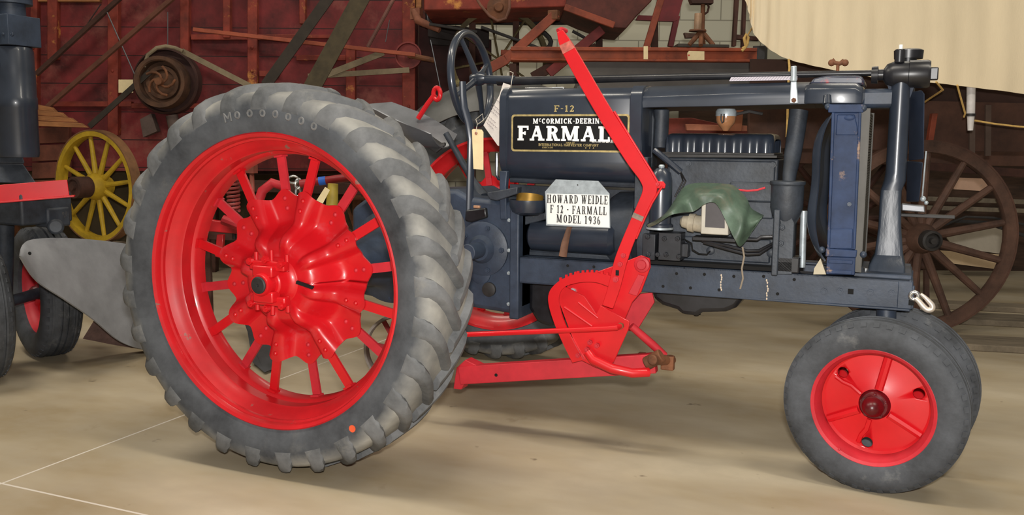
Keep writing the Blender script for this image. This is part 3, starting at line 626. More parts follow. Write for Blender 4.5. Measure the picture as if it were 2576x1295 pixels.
g = MB(); g.prism([A(2035, 212, -.12), A(2046, 197, -.12), A(2080, 190, -.12), A(2165, 190, -.12), A(2174, 198, -.12), A(2174, 214, -.12)], (0, .24, 0)); g.build('filler_hump', mat('rubbed_red_and_blue_paint', (58, 62, 78), .4, var=.2, scale=6, wear=((160, 38, 38), .56, 10, .08), coat=.3), nose, bevel=.012, label='hump where old red paint shows through')
MB().tube([A(2092, 152, 0), A(2100, 158, 0), A(2112, 160, 0), A(2124, 154, 0)], [.011, .008, .008, .011], 12).ball(A(2092, 158, 0), .013, n=12).ball(A(2126, 158, 0), .013, n=12).cyl(A(2108, 160, 0), A(2108, 160, 0)-V(0, 0, .09), .006, 10).build('wing_nut', RUST, nose, label='rusty wing nut')
g = MB(); g.tube([A(1997, 166, -.215), A(1997, 190, -.215), A(1996, 205, -.215)], [.0105, .0105, .012], 14)
g.prism([A(1989, 205, -.222), A(2004, 205, -.222), A(2008, 260, -.222), A(1986, 260, -.222)], (0, .010, 0)); hb_ = g.build('hood_clip', GALV, hood, bevel=.003, label='bare metal clip standing up from the hood')
MB().bolt(A(1997, 252, -.224), (0, -1, 0), .009, .004).build('clip_bolt', RUST, hb_)
# radiator with side frame, shroud and core
g = MB()
g.prism([A(2083, 262, -.27), A(2172, 262, -.27), A(2172, 283, -.27), A(2083, 283, -.27)], (0, .54, 0))
o_ = [A(2092, 283, -.262), A(2167, 283, -.262), A(2152, 628, -.262), A(2080, 628, -.262)]; g.prism(o_, (0, .03, 0))
g.prism([A(2092, 283, -.275), A(2100, 283, -.275), A(2088, 628, -.275), A(2080, 628, -.275)], (0, .03, 0)); g.prism([A(2160, 283, -.275), A(2167, 283, -.275), A(2152, 628, -.275), A(2145, 628, -.275)], (0, .03, 0))
g.prism([A(2078, 625, -.275), A(2156, 630, -.275), A(2154, 648, -.275), A(2076, 645, -.275)], (0, .55, 0)); g.prism([A(2080, 645, -.268), A(2152, 648, -.268), A(2150, 692, -.268), A(2078, 690, -.268)], (0, .5, 0))
rad = g.build('radiator_side_frame', BLUEP, TR, bevel=.003)
MB().prism([A(2102, 340, -.265), A(2158, 340, -.265), A(2157, 318, -.265), A(2150, 288, -.265), A(2106, 288, -.265)], (0, .01, 0)).build('upper_panel', BLUEP, rad, bevel=.003)
MB().prism([A(2086, 575, -.265), A(2146, 575, -.265), A(2144, 625, -.265), A(2084, 625, -.265)], (0, -.006, 0)).build('lower_panel', BLUEP, rad, bevel=.003)
g = MB(); g.prism([A(2085, 652, -.27), A(2146, 655, -.27), A(2145, 664, -.27), A(2084, 661, -.27)], (0, -.008, 0)); g.prism([A(2085, 678, -.27), A(2144, 681, -.27), A(2143, 690, -.27), A(2084, 687, -.27)], (0, -.008, 0)); g.build('foot_rib', BLUEP, rad, bevel=.002)
MB().ball(A(2137, 296, -.262), .02, (1, .35, .55), 16).build('casting_boss', BLUEP, rad)
for px, py in ((2083, 268), (2172, 272), (2068, 628), (2172, 640)): MB().ball(A(px, py, -.26), .012, n=12).build('frame_bolt', BLUEM, rad)
MB().bolt(A(2137, 513, -.264), (0, -1, 0), .008).build('frame_bolt', BLUEM, rad)
MB().tube([A(2081, 240, -.23), A(2081, 262, -.24)], [.013, .016], 12).build('stay_nut', BLUE, rad)
MB().prism([A(2048, 675, -.25), A(2064, 650, -.25), A(2078, 690, -.25), A(2046, 690, -.25)], (0, .03, 0)).build('foot_bracket', mat('cream_primer', (190, 180, 156), .7), rad, label='pale bracket at the radiator foot')
def shroud(u, v):
    z = .79+.535*u; k = math.sin(PI*min(1, max(0, u*1.05)))**.55
    xb = 1.79-.075*max(0, k)-.012*math.sin(u*9)*k
    q = v*2-1; y = -.262*1.0*q if abs(q) < 1 else -.262*q
    e = 1-abs(q)**6
    return V(1.795-(1.795-xb)*(.80+.2*e) if abs(q) < .98 else 1.797-(1.797-xb)*.55, .262*q, z)
g = MB(); g.sheet(shroud, 28, 30, .006); g.build('fan_shroud', BLUE, rad, ang=60)
g = MB(); g.box((1.85, 0, 1.03), (.06, .48, .57)); g.build('radiator_core', DARK, rad)
g = MB()
for k in range(58): g.box((1.897, 0, .76+k*.0097), (.026, .50, .0072))
g.box((1.893, 0, 1.04), (.022, .50, .56)); g.box((1.897, -.252, 1.04), (.027, .004, .56))
for s in (-1, 1): g.box((1.905, .245*s, 1.04), (.018, .012, .57))
g.build('radiator_fins', mat('grey_radiator_fins', (84, 82, 78), .6, .3), rad)
BLUES = mat('dull_blue_grey_paint', (44, 52, 68), .6, var=.15, spec=.3)
# front steering pedestal
g = MB()
def psec(z, x0, x1, hy, n_=20, sq=1):
    cx, rx = (x0+x1)/2, (x1-x0)/2; P = []
    for j in range(n_):
        a = 2*PI*j/n_; c_, s_ = math.cos(a), math.sin(a); e = sq
        P.append(V(cx+rx*math.copysign(abs(c_)**e, c_), hy*math.copysign(abs(s_)**e, s_), z))
    return P
g.loft([psec(1.035, 1.957, 2.030, .046, 24, sq=.35), psec(1.07, 1.966, 2.042, .042, 24, sq=.8), psec(1.10, 1.970, 2.042, .040, 24), psec(1.40, 1.971, 2.039, .036, 24), psec(1.43, 1.971, 2.039, .036, 24)])
ped = g.build('steering_pedestal', BLUE, TR, ang=40)
g = MB(); g.loft([psec(.715, 1.926, 2.06, .12, 24, .12), psec(.765, 1.934, 2.057, .11, 24, .12), psec(.80, 1.950, 2.048, .07, 24, .18), psec(.90, 1.957, 2.036, .056, 24, .22), psec(1.0, 1.956, 2.030, .05, 24, .28), psec(1.036, 1.957, 2.030, .046, 24, .35)]); g.build('pedestal_foot', mat('crinkled_dark_casting', (50, 58, 70), .38, var=.2, bump=.45, bscale=34, stretch=(1, 1, .3)), ped, ang=40)
g = MB()
for s in (-1, 1): g.prism([V(1.955, .012*s, 1.43), V(2.055, .012*s, 1.43), V(2.038, .012*s, 1.37), V(1.975, .012*s, 1.37)], (0, .006, 0))
g.build('pedestal_gusset', BLUES, ped)
g = MB()
for p in ((1.925, -.10, .735), (2.035, -.10, .74)): g.cyl(Vector(p)-V(0, 0, .02), Vector(p)+V(0, 0, .018), .009, 12)
g.build('pedestal_bolt', CHROME, ped, label='bare bolt at the pedestal foot')
cz = 1.455
g = MB(); g.lathe([(.001, 0), (.030, 0), (.032, .022), (.020, .024), (.020, .040), (.038, .052), (.047, .075), (.047, .125), (.050, .127), (.050, .188), (.046, .197), (.001, .197)], (1.903, 0, cz), (1, 0, 0), 36, False); sg = g.build('steering_gearbox', BLACKM, TR, ang=40)
MB().box((2.112, 0, cz), (.028, .03, .045)).build('gearbox_end_nut', BLACKM, sg, bevel=.004)
g = MB(); g.cyl((1.995, -.02, cz+.04), (1.995, -.02, cz+.088), .017, 18); pl = g.build('gearbox_plug', BLACKM, sg, bevel=.003)
MB().cyl((1.997, -.02, cz+.088), (1.997, -.02, cz+.104), .007, 12).build('white_grease_nipple', WHITE, pl, label='white nipple')
MB().lathe([(.001, 0), (.05, 0), (.052, .03), (.044, .034), (.001, .036)], A(2285, 148, .12), (0, 0, 1), 32, False).build('radiator_cap', BLACKM, TR)
MB().cyl(V(A(2285, 148, .12).x, .12, 1.33), A(2285, 146, .12), .03, 20).build('filler_neck', BLACKM, TR)
MB().box((1.94, 0.06, 1.37), (.14, .16, .07)).build('top_outlet', BLUEM, TR, bevel=.015)
# narrow plates behind the pedestal
g = MB(); g.prism([A(2288, 232, .10), A(2318, 226, .03), A(2326, 236, .02), A(2324, 400, .02), A(2286, 404, .10)], (0, .02, 0)); g.build('front_shield', BLUES, TR, bevel=.004)
g = MB(); g.prism([A(2282, 404, .10), A(2322, 408, .01), A(2312, 508, .01), A(2280, 508, .10)], (0, .03, 0)); g.build('lower_shield', BLUES, TR, bevel=.004)
MB().tube([A(2330, 380, .04), A(2328, 400, .04), A(2320, 495, .04)], .003, 6).ball(A(2322, 500, .04), .011, n=10).ball(A(2330, 510, .04), .008, n=10).build('crank_wire', GALV, TR, label='thin bright wire')
MB().prism([A(2268, 512, .0), A(2326, 518, .0), A(2328, 535, .0), A(2268, 530, .0)], (0, .05, 0)).build('crank_bracket', STEELG, TR, bevel=.004, label='bare metal bracket')
MB().bar(A(2266, 540, .02), A(2402, 546, .02), .03, .012, (0, 0, 1)).build('hitch_bar', DARK, TR, bevel=.002)
# steering shaft and wheel
MB().tube([(.40, 0, 1.459), (.5, 0, 1.459), (1.2, 0, 1.462), (1.905, 0, 1.462)], [.018, .018, .0145, .011], 16).build('steering_shaft', BLACKM, TR)
MB().tube([(.30, 0, 1.47), (.45, 0, 1.463), (.48, 0, 1.462)], [.017, .02, .02], 14).build('shaft_sleeve', BLUE, TR)
MB().tube([A(1262, 196, 0), A(1268, 215, 0), A(1266, 235, 0)], .009, 8).build('shaft_hanger', BLUE, TR)
sc_ = A(1186, 200, 0); hub = A(1207, 190, 0); ax = V(1, 0, .09).normalized(); u1 = V(0, 1, 0); v1 = ax.cross(u1).normalized()
if v1.z < 0: v1 = -v1
def SW(a, r, off=0): return sc_+u1*(r*math.cos(a))+v1*(r*math.sin(a))+ax*off
R_ = .197
g = MB(); g.tube([SW(2*PI*k/64, R_) for k in range(64)], .017, 14, closed=True); sw = g.build('steering_wheel', BLUE, TR)
hubp = SW(0, 0, .03)
for a in (25, 115, 205, 295):
    a = math.radians(a); MB().tube([hubp, SW(a, R_*.5, .018), SW(a, R_, 0)], [.016, .012, .010], 10).build('wheel_spoke', BLUE, sw)
MB().lathe([(.001, -.03), (.022, -.03), (.030, -.01), (.030, .02), (.020, .04), (.001, .04)], hubp, ax, 24, False).build('wheel_hub', BLUE, sw)
# levers and seat behind the wheel
MB().tube([A(1164, 205, -.2), A(1165, 240, -.2), A(1168, 270, -.2), A(1180, 310, -.2), A(1186, 350, -.2), A(1184, 430, -.2), A(1181, 530, -.2)], [.015, .015, .016, .018, .018, .017, .016], 10, squash=.7).build('gear_lever', BLUE, TR)
MB().tube([A(1122, 335, 0), A(1150, 385, 0), A(1190, 455, 0), A(1215, 500, -.05)], [.014, .014, .016, .034], 12).build('brake_lever', BLUED, TR)
MB().tube([A(1250, 385, .1), A(1250, 440, .1), A(1254, 450, .1), A(1262, 452, .1)], .007, 8).build('choke_rod', BLUE, TR)
g = MB(); g.tube([A(1052, 298, .15), A(1075, 262, .15), A(1094, 237, .15)], .012, 10)
g.tube([A(1099, 236, .15)+V(.018*math.cos(a*PI/8), 0, .028*math.sin(a*PI/8)) for a in range(16)], .011, 10, closed=True); g.build('seat_handle', RED, TR, label='red rod with a loop at its end')
def seat(u, v):
    P = [A(870, 285, 0), A(930, 280, 0), A(1005, 308, 0), A(1070, 342, 0), A(1118, 366, 0)]
    k = u*4; i = min(3, int(k)); p = P[i].lerp(P[i+1], k-i); q = v*2-1; w = .20*(1-.35*sm(.6, 1, u))
    return V(p.x, q*w, p.z+.06*q*q-.05*(1-abs(2*u-1)**2)*(1-q*q)-.01)
g = MB(); g.sheet(seat, 24, 16, .005); st = g.build('seat', STEELG, TR, label='bare grey steel pan seat')
MB().tube([A(1010, 330, 0), A(1060, 345, 0), A(1105, 372, 0), A(1120, 362, 0)], [.03, .035, .03, .012], 12, squash=.5).build('seat_spring', DARK, st)
# rear mower mount seen through the wheel
sp_ = A(585, 452, .1); se = A(588, 522, .1)
# ---------------------------------------------------------------- front wheels
def boolean_cut(o, cutters):
    for c in cutters:
        md = o.modifiers.new('cut', 'BOOLEAN'); md.operation = 'DIFFERENCE'; md.object = c; md.solver = 'EXACT'
    dg = bpy.context.evaluated_depsgraph_get(); dg.update()
    me = bpy.data.meshes.new_from_object(o.evaluated_get(dg)); o.modifiers.clear(); o.data = me
    for c in cutters: bpy.data.objects.remove(c)
def front_wheel(root, M, R=.282, rr=.206, hw=.062, a_holes=(140, 22, 262), detail=True):
    """local frame: axle along -Y outward, centre at the origin; M carries it to the world"""
    n = V(0, -1, 0); O = V(0, 0, 0); k = R/.282; kb = rr/.204; mb = MB(); s_ = hw/.062
    half = [(.192*kb, .046*s_), (.206*kb, .056*s_), (.225*k, .063*s_), (.246*k, .064*s_), (.262*k, .058*s_), (.272*k, .050*s_), (.2775*k, .040*s_)]
    groove = []
    for w in (.030, .010): groove += [(.281*k, (w+.008)*s_), (.2815*k, (w+.003)*s_), (.275*k, (w+.0015)*s_), (.275*k, (w-.0025)*s_)]
    groove += [(.2825*k, .006*s_)]
    full = half+groove+[(r, -w) for r, w in groove[::-1]]+[(r, -w) for r, w in half[::-1]]
    mb.lathe(full, O, n, 96)
    NB = 44
    for sd in (1, -1):
        for i in range(NB):
            a = 2*PI*i/NB; rad = V(math.cos(a), 0, math.sin(a)); t = V(-math.sin(a), 0, math.cos(a))
            p = rad*(.2685*k)+n*(.051*s_*sd); R3 = Matrix((t, (n*sd*.8+rad*.6).normalized(), (rad*.8-n*sd*.6).normalized())).transposed()
            mb.box(p, (.018*k, .008, .016*k), R3)
    tire = mb.xf(M).build('front_wheel', TREADF, root, ang=40)
    q = rr/.204
    rm = MB(); rm.lathe([(.206*q, .050), (.207*q, .058), (.202*q, .060), (.192*q, .054), (.186*q, .040), (.180*q, .030), (.177*q, .0), (.186*q, -.04), (.204*q, -.056), (.207*q, -.05), (.19*q, -.03), (.184*q, .0), (.19*q, .035)], O, n, 72)
    if detail: rm.ball(V(-.10*q, -.052, -.165*q), .006, n=8)
    rm.xf(M).build('rim', REDDUST, tire)
    ds = MB(); ds.lathe([(.0005, .006), (.05*q, .006), (.07*q, -.002), (.13*q, -.012), (.17*q, -.014), (.179*q, -.008), (.179*q, -.018), (.17*q, -.022), (.13*q, -.020), (.07*q, -.010), (.05*q, -.002), (.0005, -.002)], O, n, 72)
    for a in a_holes:
        for d_ in (-9, 9):
            a2 = math.radians(a+d_*.6); a3 = math.radians(a+d_*1.15)
            ds.tube([V(math.cos(a2)*.055*q, -.006, math.sin(a2)*.055*q), V(math.cos(a2)*.095*q, .000, math.sin(a2)*.095*q), V(math.cos(a3)*.125*q, .006, math.sin(a3)*.125*q), V(math.cos(a3)*.155*q, .010, math.sin(a3)*.155*q)], .0085*q, 8)
    for a in [x+62 for x in a_holes]:
        for d_ in (-6, 6):
            a2 = math.radians(a+d_*.9)
            ds.tube([V(math.cos(a2)*.055*q, -.006, math.sin(a2)*.055*q), V(math.cos(a2)*.10*q, .001, math.sin(a2)*.10*q), V(math.cos(a2)*.172*q, .010, math.sin(a2)*.172*q)], .0145*q, 8)
    disc = ds.build('disc', RED, tire if False else None)
    cut = []
    for a in a_holes:
        c = MB(); a = math.radians(a); c.cyl(V(math.cos(a)*.146*q, -.08, math.sin(a)*.146*q), V(math.cos(a)*.146*q, .08, math.sin(a)*.146*q), .019*q, 24); cut.append(c.build('cutter', RED))
    bpy.context.view_layer.update(); boolean_cut(disc, cut)
    disc.data.transform(Matrix.Translation(-ROOT.get(root.name, V(0, 0, 0))) @ M); disc.parent = tire
    hb = MB(); hb.lathe([(.001, 0), (.054*q, 0), (.050*q, .016), (.044*q, .022), (.001, .022)], O, n, 32, False)
    for j in range(5): hb.bolt(V(.038*q*math.cos(j*1.257+.3), -.02, .038*q*math.sin(j*1.257+.3)), n, .009, .008)
    hb.xf(M).build('wheel_hub', DKRED, tire)
    MB().lathe([(.001, .0), (.036*q, .0), (.036*q, .040), (.030*q, .048), (.028*q, .060), (.018*q, .074), (.006*q, .080), (.001, .080)], O, n, 28, False).xf(M).build('hub_cap', DKRED, tire)
    return tire
def wheel_matrix(c, steer, camber, side):      # side -1: faces the camera, +1: the far one
    return Matrix.Translation(c) @ Matrix.Rotation(steer, 4, 'Z') @ Matrix.Rotation(-side*camber if False else side*camber, 4, 'X') @ (Matrix.Rotation(PI, 4, 'Z') if side > 0 else Matrix.Identity(4))
FZ, ST = .305, -.14; CN, CF = V(1.985, -.315, .305), V(2.03, -.03, .305)
ca, sa = math.cos(ST), math.sin(ST)
front_wheel(TR, wheel_matrix(CN, ST, -.02, -1), R=.305, hw=.068)
front_wheel(TR, wheel_matrix(CF, ST, .02, 1), R=.305, hw=.068)
MB().tube([CN, CN.lerp(CF, .35)+V(0, 0, .03), CN.lerp(CF, .5)+V(0, 0, .15), CN.lerp(CF, .65)+V(0, 0, .03), CF], [.026, .03, .04, .03, .026], 14).build('front_axle', DARK, TR)
# ---------------------------------------------------------------- mower lift bolted to the frame
YL = -.36
ml = MB()
ml.prism([A(1405, 745, -.31), A(1440, 705, -.31), A(1545, 668, -.31), A(1612, 642, -.31), A(1634, 650, -.31), A(1636, 672, -.31), A(1612, 735, -.31), A(1590, 760, -.31), A(1560, 830, -.31), A(1500, 830, -.31)], (0, .012, 0))
lift = ml.build('mower_lift_bracket', RED, TR, bevel=.003)
g = MB(); g.lathe([(.001, 0), (.030, 0), (.030, .01), (.018, .014), (.018, .02), (.001, .02)], A(1616, 665, -.312), (0, -1, 0), 28, False); g.prism([A(1580, 738, -.318), A(1605, 690, -.318), A(1622, 695, -.318), A(1602, 745, -.318)], (0, .006, 0)); g.build('bracket_boss', REDDUST, lift, bevel=.002)
MB().bolt(A(1442, 733, -.312), (0, -1, 0), .014, .012).build('bracket_bolt', GALV, lift)
MB().prism([A(1590, 742, -.20), A(1640, 735, -.20), A(1646, 760, -.20), A(1600, 835, -.20), A(1560, 830, -.20), A(1580, 780, -.20)], (0, .012, 0)).build('rear_plate', REDDUST, lift, bevel=.002)
g = MB()                                            # main plate of the quadrant
g.prism([A(1400, 745, YL), A(1420, 720, YL), A(1470, 745, YL), A(1500, 790, YL), A(1510, 768, YL), A(1584, 808, YL), A(1580, 830, YL), A(1543, 912, YL), A(1500, 925, YL), A(1460, 905, YL), A(1440, 850, YL)], (0, .008, 0))
plate = g.build('lift_plate', RED, lift, bevel=.002)
g = MB(); g.tube([A(1420, 772, YL), A(1490, 820, YL)], .006, 8); g.tube([A(1455, 760, YL), A(1505, 800, YL)], .005, 8); g.build('plate_rib', RED, lift)
# toothed quadrant
g = MB(); outer = []; inner = []
arc = [(1537, 694), (1500, 686), (1466, 686), (1430, 695), (1402, 710), (1382, 734), (1380, 765), (1395, 815), (1418, 868), (1440, 912)]
ins = [(1530, 720), (1500, 710), (1468, 709), (1440, 714), (1420, 722), (1408, 738), (1406, 765), (1420, 812), (1445, 865), (1468, 905)]
def cat(P, m_=6):
    out = []
    for i in range(len(P)-1):
        p0, p1, p2, p3 = P[max(0, i-1)], P[i], P[i+1], P[min(len(P)-1, i+2)]
        for j in range(m_):
            t = j/m_; out.append(tuple(.5*(2*p1[k]+(p2[k]-p0[k])*t+(2*p0[k]-5*p1[k]+4*p2[k]-p3[k])*t*t+(3*p1[k]-p0[k]-3*p2[k]+p3[k])*t**3) for k in range(len(p1))))
    return out+[P[-1]]
oa, ia = cat(arc), cat(ins)
YQ = YL-.012
g.prism([A(*p, YQ) for p in oa]+[A(*p, YQ) for p in ia[::-1]], (0, .010, 0))
for k in range(11):                                 # teeth
    t = k/10; px = 1412+t*112; 
    j = min(range(len(oa)), key=lambda q: abs(oa[q][0]-px)+ (0 if oa[q][1] < 712 else 99)); p = oa[j]
    nx = (p[0]-1475)/400; g.prism([A(p[0]-3.6, p[1]+2, YQ+.0004), A(p[0]+3.6, p[1]+2, YQ+.0004), A(p[0]+2.4+nx*7, p[1]-6, YQ+.0004), A(p[0]-2.4+nx*7, p[1]-6, YQ+.0004)], (0, .0092, 0))
g.build('quadrant', RED, lift, ang=30)
# the long hand lever
YH = YL-.022
g = MB()
Lc = [(1408, 78), (1431, 128), (1509, 265), (1589, 392), (1626, 445), (1634, 480), (1613, 528), (1580, 605), (1560, 660), (1545, 720), (1528, 772)]
Lw = [8, 17, 19, 20, 19, 18, 15, 15, 16, 15, 14]
Lp, Rp = [], []
cs = cat([(a, b, w) for (a, b), w in zip(Lc, Lw)], 5)
for i, (a, b, w) in enumerate(cs):
    x0, y0, _ = cs[max(0, i-1)]; x1, y1, _ = cs[min(len(cs)-1, i+1)]; d = math.hypot(x1-x0, y1-y0); nx, ny = -(y1-y0)/d, (x1-x0)/d
    Lp.append(A(a+nx*w, b+ny*w, YH)); Rp.append(A(a-nx*w, b-ny*w, YH))
g.prism(Lp+Rp[::-1], (0, .011, 0))
lev = g.build('hand_lever', RED, TR, bevel=.002, ang=60)
MB().tube([A(1404, 78, YH+.006), A(1412, 74, YH+.02), A(1424, 78, YH+.05)], [.010, .010, .009], 10).build('latch_grip', REDDUST, lev)
def band(y0, y1, nm, mt, lab):
    a = [i for i, c in enumerate(cs)]
    def at_(y):
        i = next(k for k in range(len(cs)-1) if cs[k][1] <= y <= cs[k+1][1]); t = (y-cs[i][1])/(cs[i+1][1]-cs[i][1]); return Lp[i].lerp(Lp[i+1], t), Rp[i].lerp(Rp[i+1], t)
    p, q = at_(y0), at_(y1); MB().prism([p[0]+V(0, -.0008, 0), q[0]+V(0, -.0008, 0), q[1]+V(0, -.0008, 0), p[1]+V(0, -.0008, 0)], (0, .0125, 0)).build(nm, mt, lev, label=lab)
band(540, 552, 'worn_band', mat('bare_scraped_metal', (140, 124, 112), .5, .4, var=.2, scale=30), 'bare scraped band on the red lever')
band(108, 128, 'scuffed_band', mat('scuffed_red', (186, 96, 84), .6, var=.25, scale=30), 'scuffed patch near the lever top')
g = MB(); g.prism([A(1632, 455, YH+.002), A(1668, 456, YH+.002), A(1674, 464, YH+.002), A(1672, 474, YH+.002), A(1632, 474, YH+.002)], (0, .008, 0)); g.build('latch_ear', RED, lev, bevel=.002)
g = MB(); g.tube([A(1545, 280, YH+.004), A(1598, 366, YH+.004), A(1640, 433, YH+.002), A(1657, 463, YH-.004)], .0045, 8); g.tube([A(1666, 468, YH-.004), A(1640, 510, YH), A(1622, 548, YH), A(1600, 600, YH+.006)], .0045, 8); g.build('latch_rod', RED, lev)
MB().bolt(A(1655, 463, YH-.002), (0, -1, 0), .007).bolt(A(1569, 642, YH), (0, -1, 0), .010).bolt(A(1561, 664, YH), (0, -1, 0), .010).bolt(A(1550, 702, YH), (0, -1, 0), .012).build('lever_rivet', REDDUST, lev)
MB().box(A(1553, 686, YH-.001), (.012, .006, .02)).build('lever_slot', HOLE, lev)
# pull rod, lower arm, drawbar, crank bar
YR = YL-.03
MB().tube([A(1050, 846, YR), A(1180, 841, YR), A(1400, 832, YR), A(1530, 826, YR), A(1552, 824, YR), A(1560, 820, YR+.02)], .0105, 12).build('pull_rod', RED, lift)
MB().bolt(A(1562, 819, YL-.002), (0, -1, 0), .013, .012).build('rod_pin', RUST, lift, label='rusty pin end')
g = MB()
for px, py in ((1485, 860), (1503, 868), (1478, 878), (1455, 893), (1488, 897)): g.bolt(A(px, py, YL-.012), (0, -1, 0), .010)
g.build('plate_bolt', REDDUST, lift)
MB().tube([A(1478, 885, YL-.02), A(1492, 905, YL-.025), A(1540, 927, YL-.03), A(1590, 938, YL-.02), A(1632, 936, YL+.02)], [.018, .019, .019, .018, .018], 14).build('lower_arm', RED, lift)
MB().tube([A(1588, 820, YL+.06), A(1640, 865, YL+.10), A(1672, 895, YL+.12)], [.015, .016, .015], 12).build('slanted_link', REDDUST, lift)
g = MB(); g.cyl(A(1625, 915, YL+.05), A(1665, 893, YL+.05), .026, 18); g.cyl(A(1640, 905, YL), A(1690, 905, YL+.16), .02, 14); g.box(A(1680, 912, YL+.12), (.05, .03, .055)); g.box(A(1615, 893, YL+.14), (.03, .03, .02)); g.build('swivel_joint', RUST, lift, bevel=.004, label='rusty swivel joint')
bp, bq = A(1160, 942, YL+.05), A(1650, 912, YL+.09); d = bq-bp
g = MB(); g.bar(bp, bq, .075, .045, (0, 1, 0)); g.prism([A(1148, 925, YL+.04), A(1170, 905, YL+.04), A(1215, 927, YL+.04), A(1180, 940, YL+.04), A(1160, 980, YL+.04), A(1140, 978, YL+.04)], (0, .06, 0)); db = g.build('drawbar', REDDUST, lift, bevel=.003)
MB().lathe([(.0005, 0), (.007, 0), (.007, .001), (.0005, .001)], A(1248, 943, YL+.027), (0, -1, 0), 14).build('drawbar_hole', HOLE, db)
g = MB(); g.bar(V(1.0, -.30, .40), V(1.0, .22, .52), .05, .03, (0, 0, 1)); g.bar(V(.95, -.28, .47), V(.95, -.24, .66), .05, .02, (1, 0, 0)); g.build('cross_bar', REDDUST, lift)
# small iron wheel under the axle, part of the mower hitch
def iron_wheel(name, c, n, R, w, ns, rimM, spM, root, hub=.03, ph=0., sub=False):
    c, n = Vector(c), Vector(n).normalized(); u = Z.cross(n).normalized() if abs(n.z) < .9 else V(1, 0, 0); v = n.cross(u)
    o = MB().lathe([(R, -w/2), (R, w/2), (R-.012, w/2), (R-.018, .006), (R-.018, -.006), (R-.012, -w/2)], c, n, 64).build(name, rimM, root)
    for k in range(ns):
        a = 2*PI*k/ns+ph; d = u*math.cos(a)+v*math.sin(a); MB().bar(c+d*hub, c+d*(R-.012), .022, .010, n).build('spoke', spM, o)
    MB().lathe([(.001, -w*.7), (hub, -w*.7), (hub*1.25, -w*.2), (hub*1.25, w*.2), (hub, w*.7), (.001, w*.7)], c, n, 24, False).build('hub', spM, o)
    return o
iron_wheel('hitch_wheel', (-.20, .18, .18), (.25, -1, 0), .178, .05, 7, mat('pale_iron_rim', (150, 140, 132), .6, .2, var=.2), mat('dull_red_spokes', (150, 34, 40), .6, var=.15), TR, ph=.3)
MB().bar((-.20, .18, .18), (-.10, .18, .52), .04, .03, (0, 1, 0)).build('hitch_fork', REDDUST, TR)
# ---------------------------------------------------------------- things on and about the tractor
YS = -.262
sg_ = MB(); P = [A(1398, 451, YS), A(1505, 455, YS), A(1533, 487, YS), A(1535, 574, YS), A(1374, 567, YS), A(1371, 482, YS)]
sign = thing('exhibit_sign', 'white exhibit sign with three lines of black lettering hung on the tractor side', 'sign', tuple(A(1453, 570, YS)))
sp = MB().prism(P, (0, .004, 0)).build('metal_plate', GALV, sign)
MB().prism([A(1375, 487, YS-.001), A(1532, 490, YS-.001), A(1533, 572, YS-.001), A(1377, 563, YS-.001)], (0, -.0008, 0)).build('white_panel', WHITE, sign)
yy = YS-.0019
for s_, x0, y0, x1, y1, hh in (('HOWARD WEIDLE', 1376, 510, 1529, 514, 21), ('F 12 - FARMALL', 1384, 535, 1526, 541, 20), ('MODEL 1936', 1400, 559, 1511, 565, 20)):
    words(s_, x0, y0, x1, y1, hh, yy, sign, BLACKT, 'lettering', 'black lettering '+s_, t=.17, h=.07, s=.07, w=.5, gap=.12)
MB().cyl(A(1453, 465, YS-.002), A(1453, 465, YS+.05), .003, 8).build('hanging_hook', DARK, sign)
# oilcloth over the magneto
def rag():
    top = [(1628, 565), (1650, 555), (1678, 533), (1700, 500), (1722, 470), (1750, 461), (1790, 461), (1825, 463), (1850, 470), (1878, 500), (1890, 525), (1921, 542)]
    bot = [(1632, 572), (1655, 562), (1685, 542), (1715, 535), (1745, 532), (1770, 515), (1792, 508), (1808, 520), (1828, 560), (1850, 605), (1866, 618), (1912, 552)]
    T, Bt = cat(top, 3), cat(bot, 3); n = len(T)-1
    def fn(u, v):
        i = min(n-1, int(u*n)); k = u*n-i
        a = (T[i][0]+(T[i+1][0]-T[i][0])*k, T[i][1]+(T[i+1][1]-T[i][1])*k); b = (Bt[i][0]+(Bt[i+1][0]-Bt[i][0])*k, Bt[i][1]+(Bt[i+1][1]-Bt[i][1])*k)
        y = -.20-.125*(1-sm(.16, .36, u))-.115*math.sin(min(1, v*1.6)*PI/2)*sm(0, .25, u)*(1-.3*sm(.8, 1, u))-.018*math.sin(u*22+v*3)*sm(.45, .6, u)*v-.006*math.sin(u*31)
        return A(a[0]+(b[0]-a[0])*v, a[1]+(b[1]-a[1])*v, y)
    return fn
tag(MB().sheet(rag(), 60, 14, .003).build('cloth_rag', RAG, ang=60), 'dirty green oilcloth rag draped over the engine magneto', 'cloth')
tag(MB().tube([A(1868, 622, -.29), A(1872, 645, -.27), A(1866, 675, -.26), A(1869, 700, -.245), A(1862, 726, -.232)], .0035, 6).build('loose_string', mat('dirty_string', (150, 138, 122), .9)), 'frayed grey string trailing from the green rag over the frame rail', 'string')
